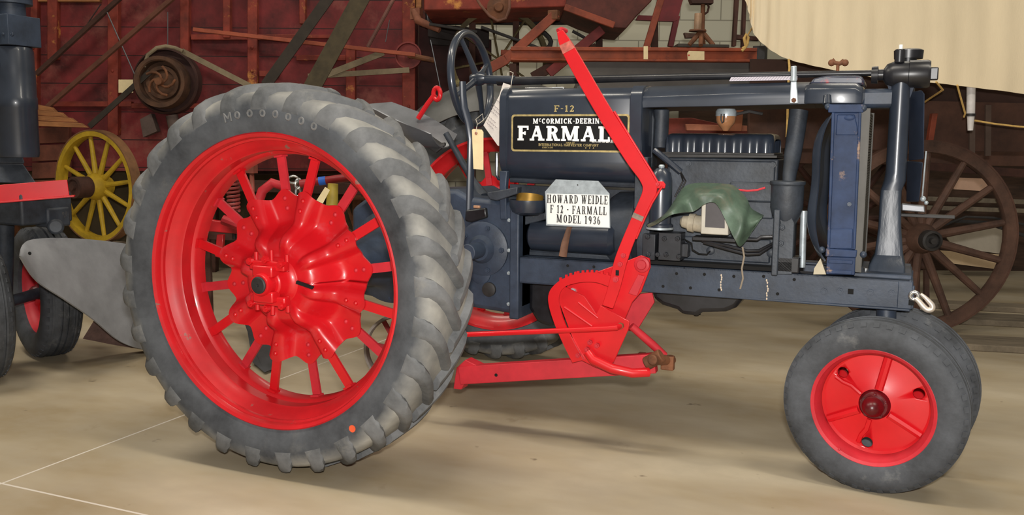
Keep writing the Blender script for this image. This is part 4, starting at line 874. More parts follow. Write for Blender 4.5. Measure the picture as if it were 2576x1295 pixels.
# tags and papers
def paper_tag(name, lab, pts, mt, string=None, eyelet=None, back=.0008, group=None, cat_='tag'):
    c = sum((Vector(p) for p in pts), V(0, 0, 0))/len(pts); t = thing(name, lab, cat_, tuple(c), group)
    nn = (Vector(pts[1])-Vector(pts[0])).cross(Vector(pts[2])-Vector(pts[0])).normalized()
    MB().prism(pts, nn*back).build('card', mt, t)
    if string: MB().tube(string, .0016, 6).build('string', STRING, t)
    if eyelet:
        e = Vector(eyelet); n2 = nn if nn.dot(CAM-e) > 0 else -nn
        MB().lathe([(.002, 0), (.006, 0), (.006, .0012), (.002, .0012)], e+n2*.0006, n2, 16).build('eyelet', mat('red_brown_eyelet', (150, 70, 48), .7), t)
    return t
YT = -.235
paper_tag('paper_tag', 'blank manila tag hanging on white string from the steering wheel', [A(1187, 327, YT), A(1190, 324, YT), A(1212, 326, YT), A(1216, 332, YT), A(1216, 427, YT), A(1191, 425, YT)], MANILA,
          [A(1198, 336, YT-.001), A(1199, 320, YT), A(1201, 312, -.1), A(1197, 300, -.03), A(1214, 286, -.02), A(1216, 302, -.03), A(1200, 314, -.1)], A(1198, 335, YT))
t = paper_tag('note_sheet', 'white handwritten note sheet hanging at the rear of the fuel tank', [A(1256, 240, -.02), A(1266, 208, -.02), A(1284, 214, -.02), A(1267, 290, -.02), A(1260, 368, -.02), A(1252, 366, -.02), A(1216, 315, -.02)], PAPER,
              [A(1284, 226, -.03), A(1287, 205, -.027), A(1291, 183, -.03), A(1284, 180, .0), A(1278, 182, .028), A(1278, 216, .026)], cat_='note')
wl_ = MB()
for k in range(9):
    a = (1225+k*2.2, 309-k*8) ; b = (a[0]+24, a[1]+22)
    p = [A(a[0]+(b[0]-a[0])*j/8, a[1]+(b[1]-a[1])*j/8+(1.2 if j % 2 else -1.2), -.023) for j in range(9)]
    if k not in (3, 7): wl_.tube(p[:(9 if k % 2 else 7)], .0009, 4)
wl_.build('handwriting', mat('faded_ink', (132, 118, 124), .9), t, label='faint handwriting')
t = paper_tag('folded_paper', 'pale lilac striped paper lying on the hood under the steering shaft', [V(1.41, -.13, 1.4335), V(1.655, -.13, 1.4335), V(1.645, -.035, 1.4535), V(1.40, -.035, 1.4535)], mat('lilac_paper', (206, 200, 216), .8, var=.04), cat_='paper', back=.0012)
g = MB()
for k in range(22):
    x = 1.415+k*.0105; g.bar(V(x, -.128, 1.4354), V(x, -.040, 1.4539), .0018, .0006, (0, -.2, 1))
g.build('ruled_stripe', mat('grey_ruling', (150, 146, 164), .8), t, label='fine grey ruled stripes')
tag(MB().tube([B(1984, 148, 5.2), B(1986, 170, 5.2), B(1984, 190, 5.2), B(1982, 250, 5.2), B(1981, 300, 5.2), B(1979, 345, 5.2)], .0065, 8).build('cord', ROPE), 'yellow cord hanging straight down from the canvas edge behind the tractor hood', 'cord')
# grab hook on the front of the rail
hk = thing('grab_hook', 'pale steel grab hook hanging on the front end of the frame rail', 'hook', tuple(A(2320, 755, -.23)))
MB().tube([A(2300, 744, -.238)+V(.013*math.cos(k*PI/12), 0, .013*math.sin(k*PI/12)) for k in range(24)], .0075, 12, closed=True).build('eye', CHROME, hk)
hp_ = cat([(2303, 750, .0085), (2312, 758, .0095), (2322, 770, .0105), (2333, 779, .0105), (2344, 777, .010), (2345, 768, .0095), (2336, 757, .0085), (2326, 747, .007), (2316, 739, .005)], 5)
MB().tube([A(x, y, -.240-.004*math.sin(i*.07)) for i, (x, y, _) in enumerate(hp_)], [r for _, _, r in hp_], 14).build('hook', mat('pale_cast_hook', (206, 196, 184), .4, .5, var=.12), hk)
# ---------------------------------------------------------------- the neighbour tractor on the left
D2 = 4.55
LT = thing('tractor', 'neighbouring grey tractor cut off by the left edge, only its front column and tyres showing', 'tractor', tuple(B(20, 930, D2)*1.0-Z*B(20, 930, D2).z))
c = B(42, 300, D2)
g = MB(); zz = lambda py: B(42, py, D2).z; rr_ = 48*D2/FPX
g.lathe([(.001, zz(395)), (rr_*.95, zz(395)), (rr_, zz(385)), (rr_, zz(275)), (rr_*1.03, zz(272)), (rr_*1.03, zz(246)), (rr_, zz(243)), (rr_, zz(180)), (rr_*.98, zz(175)), (rr_*.98, zz(130)), (rr_*.92, zz(120)), (.001, zz(120))], V(c.x, c.y, 0), (0, 0, 1), 40, False); col = g.build('front_column', BLUE, LT)
g = MB(); g.box(V(c.x, c.y, zz(80)), (rr_*1.9, rr_*1.9, zz(45)-zz(120))); g.cyl(V(c.x, c.y, zz(45)), V(c.x, c.y, zz(10)), rr_*.72, 24); g.cyl(V(c.x, c.y, zz(12)), V(c.x, c.y, zz(-20)), rr_*1.05, 28)
for k in range(4): g.bolt(V(c.x, c.y, 0)+E1*(rr_*(-.5+k*.35))+Z*zz(92)-F0*rr_*1.0, -F0, .012)
g.build('column_head', BLUEM, LT, bevel=.008)
MB().bolt(V(c.x, c.y, zz(162))-F0*rr_*.96-E1*.03, -F0, .014).build('column_bolt', BLUE, col)
g = MB(); g.loft([[B(x, y, D2+dd) for x, y, dd in r] for r in ([(-30, 385, -.02), (55, 385, -.02), (55, 385, .15), (-30, 385, .15)], [(-30, 410, -.03), (62, 410, -.03), (62, 410, .15), (-30, 410, .15)], [(-30, 412, -.02), (58, 412, -.02), (58, 412, .15), (-30, 412, .15)], [(-40, 458, -.06), (92, 462, -.06), (92, 462, .18), (-40, 458, .18)])]); g.build('column_foot', BLUED, LT, bevel=.006)
g = MB(); p, q = B(-60, 492, D2-.16), B(172, 473, D2-.02); n = (q-p).cross(Z).normalized()
g.bar(p, q, .085, .008, n); dn = V(0, 0, -.040); g.bar(p+dn-n*.0+n*.025, q+dn+n*.025+(q-p).normalized()*.03, .06, .008, Z); g.build('red_channel', RED, LT, bevel=.002, label='red channel bar at the left edge')
g = MB(); g.box(B(60, 520, D2+.1), (.34, .3, .16)); g.box(B(132, 545, D2+.1), (.10, .14, .10)); g.cyl(B(140, 570, D2-.0), B(140, 570, D2+.16), .04, 18); g.build('axle_bolster', BLUED, LT, bevel=.012)
MB().cyl(B(10, 530, D2+.1), B(5, 760, D2+.15), .05, 20).build('wheel_spindle', BLUED, LT)
def big_tire(px, py, D, R, st, hw):
    cc = B(px, py, D); cc.z = R
    M = Matrix.Translation(cc) @ Matrix.Rotation(st, 4, 'Z')
    return cc, M
c1, M1 = big_tire(-62, 770, 4.42, .345, -.42, .10); front_wheel(LT, M1, R=.345, rr=.24, hw=.10, detail=False)
c2, M2 = big_tire(112, 730, 4.95, .36, -.42, .10); front_wheel(LT, M2, R=.36, rr=.24, hw=.10, detail=False)
MB().cyl(c1, c2, .03, 14).build('axle', BLUED, LT)
# ---------------------------------------------------------------- plough mouldboard
def board(u, v):
    lo = cat([(50, 645), (90, 705), (160, 752), (232, 802), (300, 858), (365, 880), (420, 882)], 4); hi = cat([(50, 645), (62, 610), (110, 600), (180, 600), (260, 606), (340, 618), (420, 640)], 4)
    n = len(lo)-1; i = min(n-1, int(u*n)); k = u*n-i
    a = [lo[i][j]+(lo[i+1][j]-lo[i][j])*k for j in (0, 1)]; b = [hi[i][j]+(hi[i+1][j]-hi[i][j])*k for j in (0, 1)]
    x, y = a[0]+(b[0]-a[0])*v, a[1]+(b[1]-a[1])*v
    return B(x, y, 4.08+.98*min(1, u*1.04)**1.15+.12*v*v)
pm = MB().sheet(board, 40, 14, .008).build('mouldboard', mat('dull_plough_steel', (138, 140, 144), .5, .15, var=.14, scale=4), None)
PL = thing('plough', 'grey steel plough mouldboard standing on the floor behind the big rear tyre', 'plough', tuple(G(365, 880)))
for o in (pm,):
    o.data.transform(Matrix.Translation(-ROOT['plough'])); o.parent = PL; ROOT[o.name] = ROOT['plough']
MB().prism([B(208, 852, 4.84), B(240, 800, 4.84), B(300, 812, 4.95), B(370, 800, 5.04), B(430, 810, 5.06), B(430, 884, 5.06), B(365, 880, 5.06), B(290, 868, 4.97)], F0*.014).build('share', mat('rusty_plough_share', (108, 82, 74), .65, .3, var=.25, scale=7, wear=((74, 46, 40), .52, 6, .1), bump=.2), PL, label='rust-stained share along the bottom')
MB().lathe([(.0005, 0), (.008, 0), (.008, .002), (.0005, .002)], B(75, 637, 4.21), -F0, 14).build('board_hole', HOLE, PL)
MB().bar(B(300, 700, 5.3), B(440, 760, 5.3), .06, .03, F0).bar(B(330, 720, 5.1), B(330, 720, 5.3), .03, .03, Z).build('plough_beam', DARK, PL)
c = G(660, 930); ds = thing('plough_share', 'small dark worn plough share lying on the floor seen between the wheel spokes', 'plough share', tuple(c))
MB().prism([G(605, 830)+Z*.16, G(640, 838)+Z*.17, G(690, 858)+Z*.12, G(702, 925)+Z*.005, G(670, 938)+Z*.005, G(640, 915)+Z*.01, G(628, 868)+Z*.08], (.02, -.04, .01)).build('share_blade', mat('dark_scuffed_steel', (58, 58, 60), .7, var=.2), ds)
# ---------------------------------------------------------------- wooden threshing machine along the back wall
def BP(mb, pts, D, th):                     # slab cut to an outline, standing th thick towards the wall
    mb.prism([B(x, y, D) for x, y in pts], F0*th); return mb
DT = 7.9
def boards():
    M = BROWNOLD.copy(); M.name = 'thresher_boards'; nt = M.node_tree; N = nt.nodes; L = nt.links; b = N['Principled BSDF']
    src = b.inputs['Base Color'].links[0].from_socket
    tc = N.new('ShaderNodeTexCoord'); sp = N.new('ShaderNodeSeparateXYZ'); L.new(tc.outputs['Object'], sp.inputs['Vector'])
    d = N.new('ShaderNodeMath'); d.operation = 'FRACT'; mlt = N.new('ShaderNodeMath'); mlt.operation = 'MULTIPLY'; mlt.inputs[1].default_value = 4.2
    L.new(sp.outputs['Z'], mlt.inputs[0]); L.new(mlt.outputs[0], d.inputs[0])
    lt = N.new('ShaderNodeMath'); lt.operation = 'LESS_THAN'; lt.inputs[1].default_value = .035; L.new(d.outputs[0], lt.inputs[0])
    mx = N.new('ShaderNodeMix'); mx.data_type = 'RGBA'; L.new(lt.outputs[0], mx.inputs['Factor']); L.new(src, mx.inputs['A']); mx.inputs['B'].default_value = (*lin((48, 16, 16)), 1); L.new(mx.outputs['Result'], b.inputs['Base Color'])
    return M
tb = B(500, 640, DT); tb.z = 0
TH = thing('threshing_machine', 'large old red wooden threshing machine with belts and pulleys along the back wall', 'farm machine', tuple(tb))
g = MB(); BP(g, [(-140, -160), (1046, -160), (1046, 385), (900, 385), (900, 430), (-140, 430)], DT, .9); body = g.build('body_boards', boards(), TH, flat=True)
for x0, x1, ya, yb in ((76, 92, -160, 330), (118, 142, -160, 150), (270, 296, -160, 340), (452, 474, -160, 130), (560, 578, -160, 95), (622, 646, -160, 330), (870, 893, 120, 330), (1012, 1044, -160, 420), (752, 768, -160, 60)):
    g = MB(); BP(g, [(x0, ya), (x1, ya), (x1, yb), (x0, yb)], DT-.07, .08)
    if yb > 300:
        for yy_ in (120, 178, 268): g.ball(B((x0+x1)/2, yy_, DT-.07), .016, n=8)
    g.build('post', POSTW, TH, bevel=.006)
for x0, y0, x1, y1 in ((90, -14, 250, 4), (1046, -40, 1060, 20), (480, 86, 760, 100), (640, 87, 850, 96), (745, 138, 870, 152), (652, 178, 700, 192), (330, 260, 620, 272), (120, 255, 330, 268)):
    g = MB(); BP(g, [(x0, y0), (x1, y0), (x1, y1), (x0, y1)], DT-.05, .06); g.build('rail', TANWOOD if y0 < 0 else POSTW, TH, bevel=.004)
def fan_pulley(px, py, D, R, w, mt, nm, rings, spokes=0, label=None):
    c = B(px, py, D); s = D/FPX
    prof = []
    for r, h in rings: prof.append((r*s, h))
    o = MB().lathe(prof, c, -F0, 56, False).build(nm, mt, TH, label=label); return o
mt_o = mat('orange_rusty_drum', (86, 58, 40), .8, var=.32, scale=6, wear=((134, 86, 44), .64, 5, .12), bump=.3)
fp = fan_pulley(428, 206, DT-.02, 0, 0, mat('dark_fan_housing', (70, 42, 36), .8, var=.25), 'fan_housing', [(.01, 0), (80, 0), (80, .10), (75, .12), (73, .05), (.01, .05)])
fan_pulley(415, 208, DT-.14, 0, 0, mt_o, 'drum_pulley', [(.01, .02), (28, .02), (31, .06), (40, .06), (42, .02), (50, .03), (51, .12), (54, .13), (62, .13), (64, 0)])
dr = MB(); c = B(403, 205, DT-.30)
for k in range(5):
    a = k*1.2566; dr.tube([c+(E1*math.cos(a+j*.35)+Z*math.sin(a+j*.35))*(.03+.024*j) for j in range(5)], .011, 8)
dr.lathe([(.001, 0), (.035, 0), (.03, .05), (.001, .05)], c, -F0, 20, False); dr.build('fan_spokes', RUST, fp)
g = MB(); g.cyl(B(432, 290, DT-.1), B(450, 370, DT-.1), .05, 12); BP(g, [(352, 300), (380, 285), (395, 330), (360, 345)], DT-.1, .08); g.build('fan_foot', mat('dark_grey_wood', (92, 76, 70), .8, var=.2), TH)
def strap(nm, pts, D, w, mt, wdir=None):
    return MB().belt([B(x, y, D) for x, y in pts], wdir if wdir is not None else -F0*w, .012).build(nm, mt, TH)
def flat_belt(nm, p, q, D, wpx, mt, D2_=None):
    a, b = B(*p, D), B(*q, D2_ or D); return MB().bar(a, b, wpx*D/FPX, .014, F0).build(nm, mt, TH)
flat_belt('drive_belt', (924, -140), (668, 215), DT-.35, 26, BELTD)
flat_belt('drive_belt', (982, -140), (782, 225), DT-.45, 42, BELTM)
flat_belt('drive_belt', (458, 128), (640, 222), DT-.20, 13, BELTG)
flat_belt('drive_belt', (378, 180), (225, 318), DT-.22, 13, BELTD)
flat_belt('drive_belt', (822, 188), (965, 132), DT-.18, 15, BELTG)
flat_belt('drive_belt', (775, 192), (1030, 176), DT-.16, 13, BELTG)
MB().tube([B(x, y, DT-.24) for x, y in ((362, 168), (372, 138), (395, 120), (418, 116), (440, 120), (460, 129))], .016, 8).build('belt_loop', BELTG, TH)
for p, q, r, mt_ in (((318, -20), (92, 186), .024, DKBROWN), ((452, -20), (118, 270), .024, mat('brown_pole', (104, 62, 46), .75, var=.2)), ((1000, -20), (925, 118), .016, mat('worn_grey_rod', (134, 92, 82), .7, var=.2)), ((268, 28), (340, 190), .005, STEELG), ((422, 30), (422, 118), .004, STEELG), ((254, 10), (210, 75), .004, DARK), ((980, 50), (970, 105), .004, STEELG), ((1070, 0), (1078, 60), .005, STEELG), ((1083, 100), (1108, 222), .005, STEELG)):
    MB().tube([B(*p, DT-.2), B(*q, DT-.16)], r, 8).build('pole' if r > .01 else 'wire', mt_, TH)
MB().bar(B(486, 74, DT-.26), B(1045, 138, DT-.22), .032, .03, F0).build('connecting_rod', mat('red_brown_rod', (160, 78, 52), .7, var=.15, scale=8), TH, bevel=.004)
pl = MB(); c = B(1028, 140, DT-.12); pl.lathe([(.001, .0), (.105, 0), (.112, -.02), (.112, .04), (.100, .04), (.096, .012), (.03, .012), (.03, .05), (.001, .05)], c, -F0, 40, False); pl = pl.build('small_pulley', mat('dull_red_pulley', (122, 46, 42), .7, var=.25), TH)
MB().tube([c-F0*.05, c-F0*.05+E1*.22-Z*.04], .022, 10).build('crank_arm', RUST, pl)
g = MB(); g.tube([B(1042, 28, DT-.15), B(1052, 52, DT-.2), B(1066, 58, DT-.2), B(1106, 76, DT-.25)], [.03, .035, .032, .022], 12); g.box(B(1048, 35, DT-.15), (.09, .06, .09)); g.build('wooden_crank', mat('grey_brown_wood', (136, 84, 62), .8, var=.2), TH)
g = MB()
for k in range(4): BP(g, [(88, 262+k*14), (128+k*24, 270+k*13), (140+k*26, 282+k*13), (88, 275+k*14)], DT-.22-.03*k, .05)
g.build('tan_chute_board', TANWOOD, TH, bevel=.003)
g = MB()
for k in range(4): BP(g, [(80, 322+k*44), (172, 318+k*44), (172, 358+k*44), (80, 362+k*44)], DT-.12, .06)
g.build('lower_board', mat('brown_lower_boards', (104, 56, 40), .8, var=.25, scale=5, bump=.2), TH, bevel=.004)
g = MB()                                     # dark open frame under the body
BP(g, [(330, 402), (1046, 402), (1046, 440), (330, 440)], DT+.05, .10); BP(g, [(560, 452), (960, 462), (960, 492), (560, 480)], DT-.2, .08)
for x in (520, 905, 1030): BP(g, [(x, 400), (x+22, 400), (x+22, 700), (x, 700)], DT+.3, .1)
g.build('under_frame', DKBROWN, TH, bevel=.004)
for s in (-60, 900):
    g = MB()
    for dd in (.1,):
        g.lathe([(.33, -.06), (.36, -.06), (.36, .06), (.33, .06)], B(s, 560, DT+dd)*1.0+V(0, 0, .36-B(s, 560, DT+dd).z), -F0, 40)
        cc = B(s, 560, DT+dd); cc.z = .36
        for k in range(5): a = k*PI/5; dv = (E1*math.cos(a)+Z*math.sin(a))*.335; g.bar(cc-dv, cc+dv, .03, .02, F0)
        g.bar(cc+F0*.0, cc+Z*.75, .08, .06, F0)
    g.build('carrying_wheel', RUST, TH)
g = MB(); BP(g, [(-140, 425), (1040, 425), (1040, 676), (-140, 676)], DT+.6, .05); g.build('under_sheet', mat('olive_brown_sheet', (78, 66, 44), .85, var=.25, scale=4), TH)  # added olive-brown sheet, covers the pale wall below the thresher body
def board_tag(lab, x0, y0, x1, y1, D, mt=MANILA, parent=None):
    o = MB(); BP(o, [(x0, y0), (x1, y0), (x1, y1), (x0, y1)], D, .0015); return tag(o.build('paper_tag', mt), lab, 'tag')
board_tag('small cream paper card stuck beside the round fan drum of the threshing machine', 298, 200, 335, 233, DT-.078)
# ---------------------------------------------------------------- yellow wheel
D3 = 7.45
def wood_wheel(name, lab, c, n, R, w, dpt, ns, fm, sm_, hm, tm, hr=.09, hl=.12, ph=0., root=None, label=None, nose=None, nr=.66, nl=1.38):
    c, n = Vector(c), Vector(n).normalized(); u = Z.cross(n).normalized(); v = n.cross(u)
    t = root if root is not None else thing(name, lab, 'wheel', tuple(c-Z*R))
    f = MB().lathe([(R-dpt, -w/2), (R-.010, -w/2), (R-.010, w/2), (R-dpt, w/2), (R-dpt-.006, w/4), (R-dpt-.006, -w/4)], c, n, 72).build('felloe' if root is None else name, fm, t)
    par = t if root is None else f
    MB().lathe([(R-.011, -w/2-.002), (R, -w/2-.002), (R, w/2+.002), (R-.011, w/2+.002)], c, n, 72).build('iron_tyre', tm, par)
    for k in range(ns):
        a = 2*PI*k/ns+ph; d = u*math.cos(a)+v*math.sin(a)
        MB().tube([c+d*hr*.8, c+d*(hr+.3*(R-hr)), c+d*(R-dpt*.6)], [.030*R/.6, .026*R/.6, .021*R/.6], 10).build('spoke', sm_, par)
    MB().lathe([(.001, -hl), (hr*.7, -hl), (hr, -hl*.4), (hr*1.05, 0), (hr, hl*.4), (hr*.72, hl*.9), (.001, hl*.9)], c, n, 32, False).build('hub', hm, par)
    MB().lathe([(.001, hl*.85), (hr*nr, hl*.85), (hr*nr, hl*(nl-.03)), (hr*nr*.76, hl*nl), (hr*nr*.7, hl*(nl-.13)), (.2*hr, hl*(nl-.13)), (.2*hr, hl*(nl+.12)), (.001, hl*(nl+.12))], c, n, 28, False).build('hub_band', nose or DARK, par)
    return t
cY = B(245, 469, D3)
yw = wood_wheel('spoked_wheel', 'yellow twelve-spoke wooden wheel in front of the red threshing machine', cY, (-.06, -1, 0), .462, .085, .05, 12, YELLOW, YELLOW, YELLOW, mat('brown_iron_tyre', (126, 88, 56), .7, var=.2, scale=8), hr=.108, hl=.11, ph=.13, nose=DKBROWN, nr=.80, nl=2.1)
zb = cY.z-.462
blk = MB().box(V(cY.x, cY.y, zb/2), (.5, .3, zb)).build('timber_block', GREYP, bevel=.01); tag(blk, 'grey timber block under the yellow spoked wheel, hidden behind the plough', 'block')
# ---------------------------------------------------------------- raised wooden machine right of the thresher
D4 = 7.2
tb = B(1400, 640, D4); tb.z = 0
WM = thing('elevator_machine', 'red-brown farm machine with raised body and slanting timber braces behind the steering wheel', 'farm machine', tuple(tb))
g = MB(); BP(g, [(1066, -120), (1450, -120), (1450, 16), (1200, 24), (1066, 26)], D4, .9); g.build('body_beam', POSTW, WM, bevel=.01)
g = MB(); BP(g, [(1450, -120), (1640, -120), (1640, 2), (1602, 40), (1575, 72), (1545, 70), (1470, 42), (1420, 20)], D4-.02, .8); g.build('hopper', mat('dark_rust_hopper', (92, 44, 36), .75, var=.3, scale=5, bump=.2), WM, bevel=.008)
MB().bar(B(1420, 18, D4-.06), B(1545, 64, D4-.06), .05, .04, F0).build('hopper_lip', BRACE, WM, bevel=.005)
g = MB(); BP(g, [(1640, -120), (1760, -120), (1716, 6), (1705, 50), (1695, 54), (1600, 50), (1606, 38), (1660, 40)], D4+.35, .05); g.build('red_side_sheet', mat('dark_red_sheet', (112, 22, 28), .6, var=.2), WM)
for p, q, wp, dd, nm, mt_ in (((1272, 150), (1400, 34), 22, -.1, 'brace', BRACE), ((1215, 182), (1275, 148), 24, -.1, 'brace', BRACE), ((1380, 185), (1515, 74), 24, .1, 'brace', mat('purple_red_brace', (120, 42, 40), .7, var=.2)), ((1340, 195), (1420, 150), 26, .3, 'brace', DKBROWN), ((1668, -20), (1624, 126), 15, -.15, 'brace', BRACE), ((1703, 40), (1686, 118), 14, .38, 'leg', mat('dark_red_leg', (110, 20, 28), .6, var=.2)), ((1260, 132), (1500, 140), 13, .35, 'cross_beam', BRACE), ((1290, 160), (1292, 205), 18, .2, 'leg', DKBROWN), ((1430, 150), (1500, 118), 20, .3, 'brace', DKBROWN)):
    MB().bar(B(*p, D4+dd), B(*q, D4+dd), wp*D4/FPX, .05, F0).build(nm, mt_, WM, bevel=.004)
g = MB(); g.box(B(1393, 38, D4-.1), (.08, .06, .07)); g.build('brace_socket', RUST, WM, bevel=.006)
c = B(1255, 22, D4-.05); g = MB(); g.lathe([(.001, 0), (.06, 0), (.07, .03), (.086, .03), (.09, 0), (.09, .06), (.07, .06), (.04, .07), (.03, .1), (.001, .1)], c, -F0, 32, False); pu = g.build('belt_pulley', RUST, WM)
MB().tube([B(1190, -20, D4-.12), B(1208, 12, D4-.12), B(1232, 40, D4-.12), B(1252, 52, D4-.12), B(1272, 46, D4-.12), B(1282, 20, D4-.12), B(1282, -30, D4-.12)], .011, 8).build('drive_chain', mat('brown_chain', (118, 78, 60), .7, var=.2), WM)
g = MB(); BP(g, [(1070, 30), (1440, 22), (1475, 45), (1470, 60), (1330, 62), (1200, 60), (1070, 62)], D4+.82, .06); BP(g, [(1080, 60), (1160, 66), (1230, 75), (1230, 120), (1080, 112)], D4+.8, .05); BP(g, [(1076, 70), (1150, 88), (1150, 104), (1076, 92)], D4+.66, .03); g.build('dark_inner_frame', mat('black_brown_frame', (34, 26, 24), .8, var=.2), WM, bevel=.005)
g = MB()
for p, q in (((1210, 68), (1300, 100)), ((1300, 100), (1420, 145)), ((1440, 78), (1480, 100)), ((1080, 60), (1200, 80))): g.tube([B(*p, D4+.1), B(*q, D4+.1)], .012, 8)
g.build('tie_rod', DARK, WM)
g = MB(); c = B(1195, 118, D4+.55)
g.lathe([(.38, -.03), (.42, -.03), (.42, .03), (.38, .03)], B(1255, 150, D4+.55), -F0+E1*.15, 48)
cw = B(1255, 150, D4+.55)
for k in range(4):
    a = k*PI/4+.2; dv = (E1*math.cos(a)+Z*math.sin(a))*.385; g.tube([cw-dv, cw+dv], .01, 6)
g.build('iron_wheel', mat('olive_iron_wheel', (96, 84, 50), .7, var=.25, wear=((150, 140, 90), .6, 8, .1)), WM)
MB().tube([B(1358+28*math.sin(t*.5), 75+t*10, D4+.4) for t in range(8)], .02, 8).build('curved_hanger', DARK, WM)
g = MB()
for x in (1180, 1290, 1500, 1640): BP(g, [(x, 40), (x+16, 40), (x+16, 640), (x, 640)], D4+.75, .07)
BP(g, [(1100, 330), (1700, 335), (1700, 360), (1100, 356)], D4+.7, .06); g.build('standing_leg', DKBROWN, WM)
g = MB(); BP(g, [(1054, 62), (1236, 100), (1236, 260), (1054, 440)], D4+.86, .04); g.build('dark_back_boards', mat('dark_red_brown_boards', (58, 26, 24), .85, var=.3, scale=4), WM)
# red timber frame visible through the far wheel and between tank and seat
# ---------------------------------------------------------------- rail bench with the jack stand
D5 = 6.7
tb = B(1600, 640, D5); tb.z = 0
RB = thing('steel_rail', 'long rust-red beam lying level on grey trestle plates behind the hood', 'beam', tuple(tb))
g = MB(); BP(g, [(1285, 117), (1905, 120), (1905, 129), (1285, 127)], D5+.02, .16); BP(g, [(1285, 127), (1905, 129), (1905, 150), (1285, 147)], D5+.05, .05); BP(g, [(1285, 146), (1905, 149), (1905, 156), (1285, 152)], D5+.02, .16); g.build('beam', mat('rust_red_beam', (146, 66, 34), .65, var=.2, scale=7, wear=((104, 46, 32), .58, 6, .1)), RB, bevel=.004)
MB().box(B(1912, 136, D5+.1), (.09, .12, .11)).build('beam_end_block', DARK, RB, bevel=.005)
tr_ = MB(); BP(tr_, [(1470, 156), (1970, 158), (1970, 232), (1440, 230)], D5+.10, .04); trg = tr_.build('grey_side_sheet', TROUGH, RB)
for x in (1500, 1940):
    g = MB(); BP(g, [(x, 156), (x+26, 156), (x+34, 700), (x-8, 700)], D5+.16, .06); g.build('support_plate', mat('dark_support', (66, 52, 46), .7), RB)
board_tag('narrow cream tag at the foot of the slanting brace, hanging before the rust-red beam', 1619, 116, 1630, 149, D5-.16)
o = MB(); BP(o, [(1733, 128), (1772, 129), (1772, 151), (1730, 151), (1729, 133)], D5-.02, .002); o = o.build('card', MANILA)
t = thing('paper_tag', 'wide cream tag with clipped corner lying against the rust-red beam', 'tag', tuple(B(1750, 151, D5-.02))); o.data.transform(Matrix.Translation(-ROOT[t.name])); o.parent = t; ROOT[o.name] = ROOT[t.name]
MB().lathe([(.001, 0), (.006, 0), (.006, .001), (.001, .001)], B(1733, 139, D5-.021), -F0, 12).build('eyelet', RED, t)
JS = thing('jack_stand', 'rusty screw jack on splayed feet standing on the rust-red beam', 'jack', tuple(B(1760, 116, D5+.1)))
g = MB(); BP(g, [(1705, 109), (1835, 112), (1835, 119.5), (1705, 118.2)], D5+.02, .2); g.build('base_plate', mat('dark_green_brown_iron', (58, 52, 44), .7, var=.25), JS, bevel=.004)
pj = B(1762, 116, D5+.1)
for x, dd in ((1733, -.08), (1795, -.05), (1763, -.10), (1770, .08)): MB().tube([B(x, 114, D5+.1+dd), B(1764, 78, D5+.1)], [.016, .020], 10).build('leg', RUST, JS)
MB().lathe([(.001, 0), (.065, 0), (.06, .012), (.03, .015), (.001, .015)], B(1755, 79, D5+.1), Z, 24, False).build('collar', RUST, JS)
MB().cyl(B(1755, 78, D5+.1), B(1757, 34, D5+.1), .028, 18).build('sleeve', mat('pale_brass_sleeve', (178, 146, 116), .5, .2, var=.2, scale=10), JS)
MB().cyl(B(1767, 78, D5+.1), B(1769, -10, D5+.1), .016, 12).build('screw', RUST, JS)
g = MB(); BP(g, [(1735, -10), (1795, -12), (1795, 8), (1742, 8)], D5+.05, .1); g.tube([B(1779, 4, D5+.1), B(1783, 18, D5+.1), B(1780, 30, D5+.1), B(1772, 36, D5+.1)], .008, 8); g.build('jack_head', DKBROWN, JS)
BP(MB(), [(1722, 82), (1752, 84), (1752, 94), (1726, 95)], D5+.08, .06).build('ratchet_handle', mat('brown_iron', (88, 62, 48), .7, var=.2), JS)
g = MB(); BP(g, [(1852, -40), (1862, -40), (1852, 116), (1843, 116)], D5+.06, .05); BP(g, [(1872, -40), (1880, -40), (1874, 118), (1866, 118)], D5+.12, .05); BP(g, [(1850, 86), (1910, 92), (1910, 102), (1850, 98)], D5+.09, .05)
tag(g.build('wooden_rack', DKBROWN, bevel=.003), 'dark brown upright slats standing on the beam beside the canvas edge', 'rack')
tag(MB().tube([B(x, y, D5-.05) for x, y in ((1868, 122), (1876, 116), (1872, 96), (1877, 86), (1882, 94), (1880, 110), (1874, 120), (1866, 128))], .011, 8).tube([B(1880, 90, D5-.05), B(1895, 66, D5-.1)], .006, 6).build('rope_knot', ROPE), 'knotted loop of yellow rope hanging at the left edge of the canvas', 'rope')
# ---------------------------------------------------------------- covered wagon on the right
D6 = 5.75
cW = B(2312, 598, D6)
WG = thing('covered_wagon', 'old brown wooden wagon with tall spoked wheels behind the tractor front', 'wagon', tuple(V(cW.x, cW.y, 0)))
RW_ = cW.z-.0
wood_wheel('wagon_wheel', '', V(cW.x, cW.y, RW_), -F0, RW_, .055, .075, 14, WHEELW, WHEELW, WHEELW, mat('brown_wagon_tyre', (84, 56, 44), .7, var=.2), hr=.095, hl=.14, ph=.19, root=WG)
c2 = V(cW.x, cW.y, 0)+F0*1.35; wood_wheel('wagon_wheel', '', V(c2.x, c2.y, RW_), -F0, RW_, .055, .075, 14, DKBROWN, DKBROWN, DKBROWN, DARK, hr=.095, hl=.12, ph=.05, root=WG)
MB().cyl(V(cW.x, cW.y, RW_), V(c2.x, c2.y, RW_), .045, 14).build('axle', DKBROWN, WG)
g = MB(); BP(g, [(1885, 243), (2700, 262), (2700, 385), (1885, 372)], D6+.16, .05); BP(g, [(1900, 243), (2700, 262), (2700, 420), (1900, 410)], D6+1.2, .05)
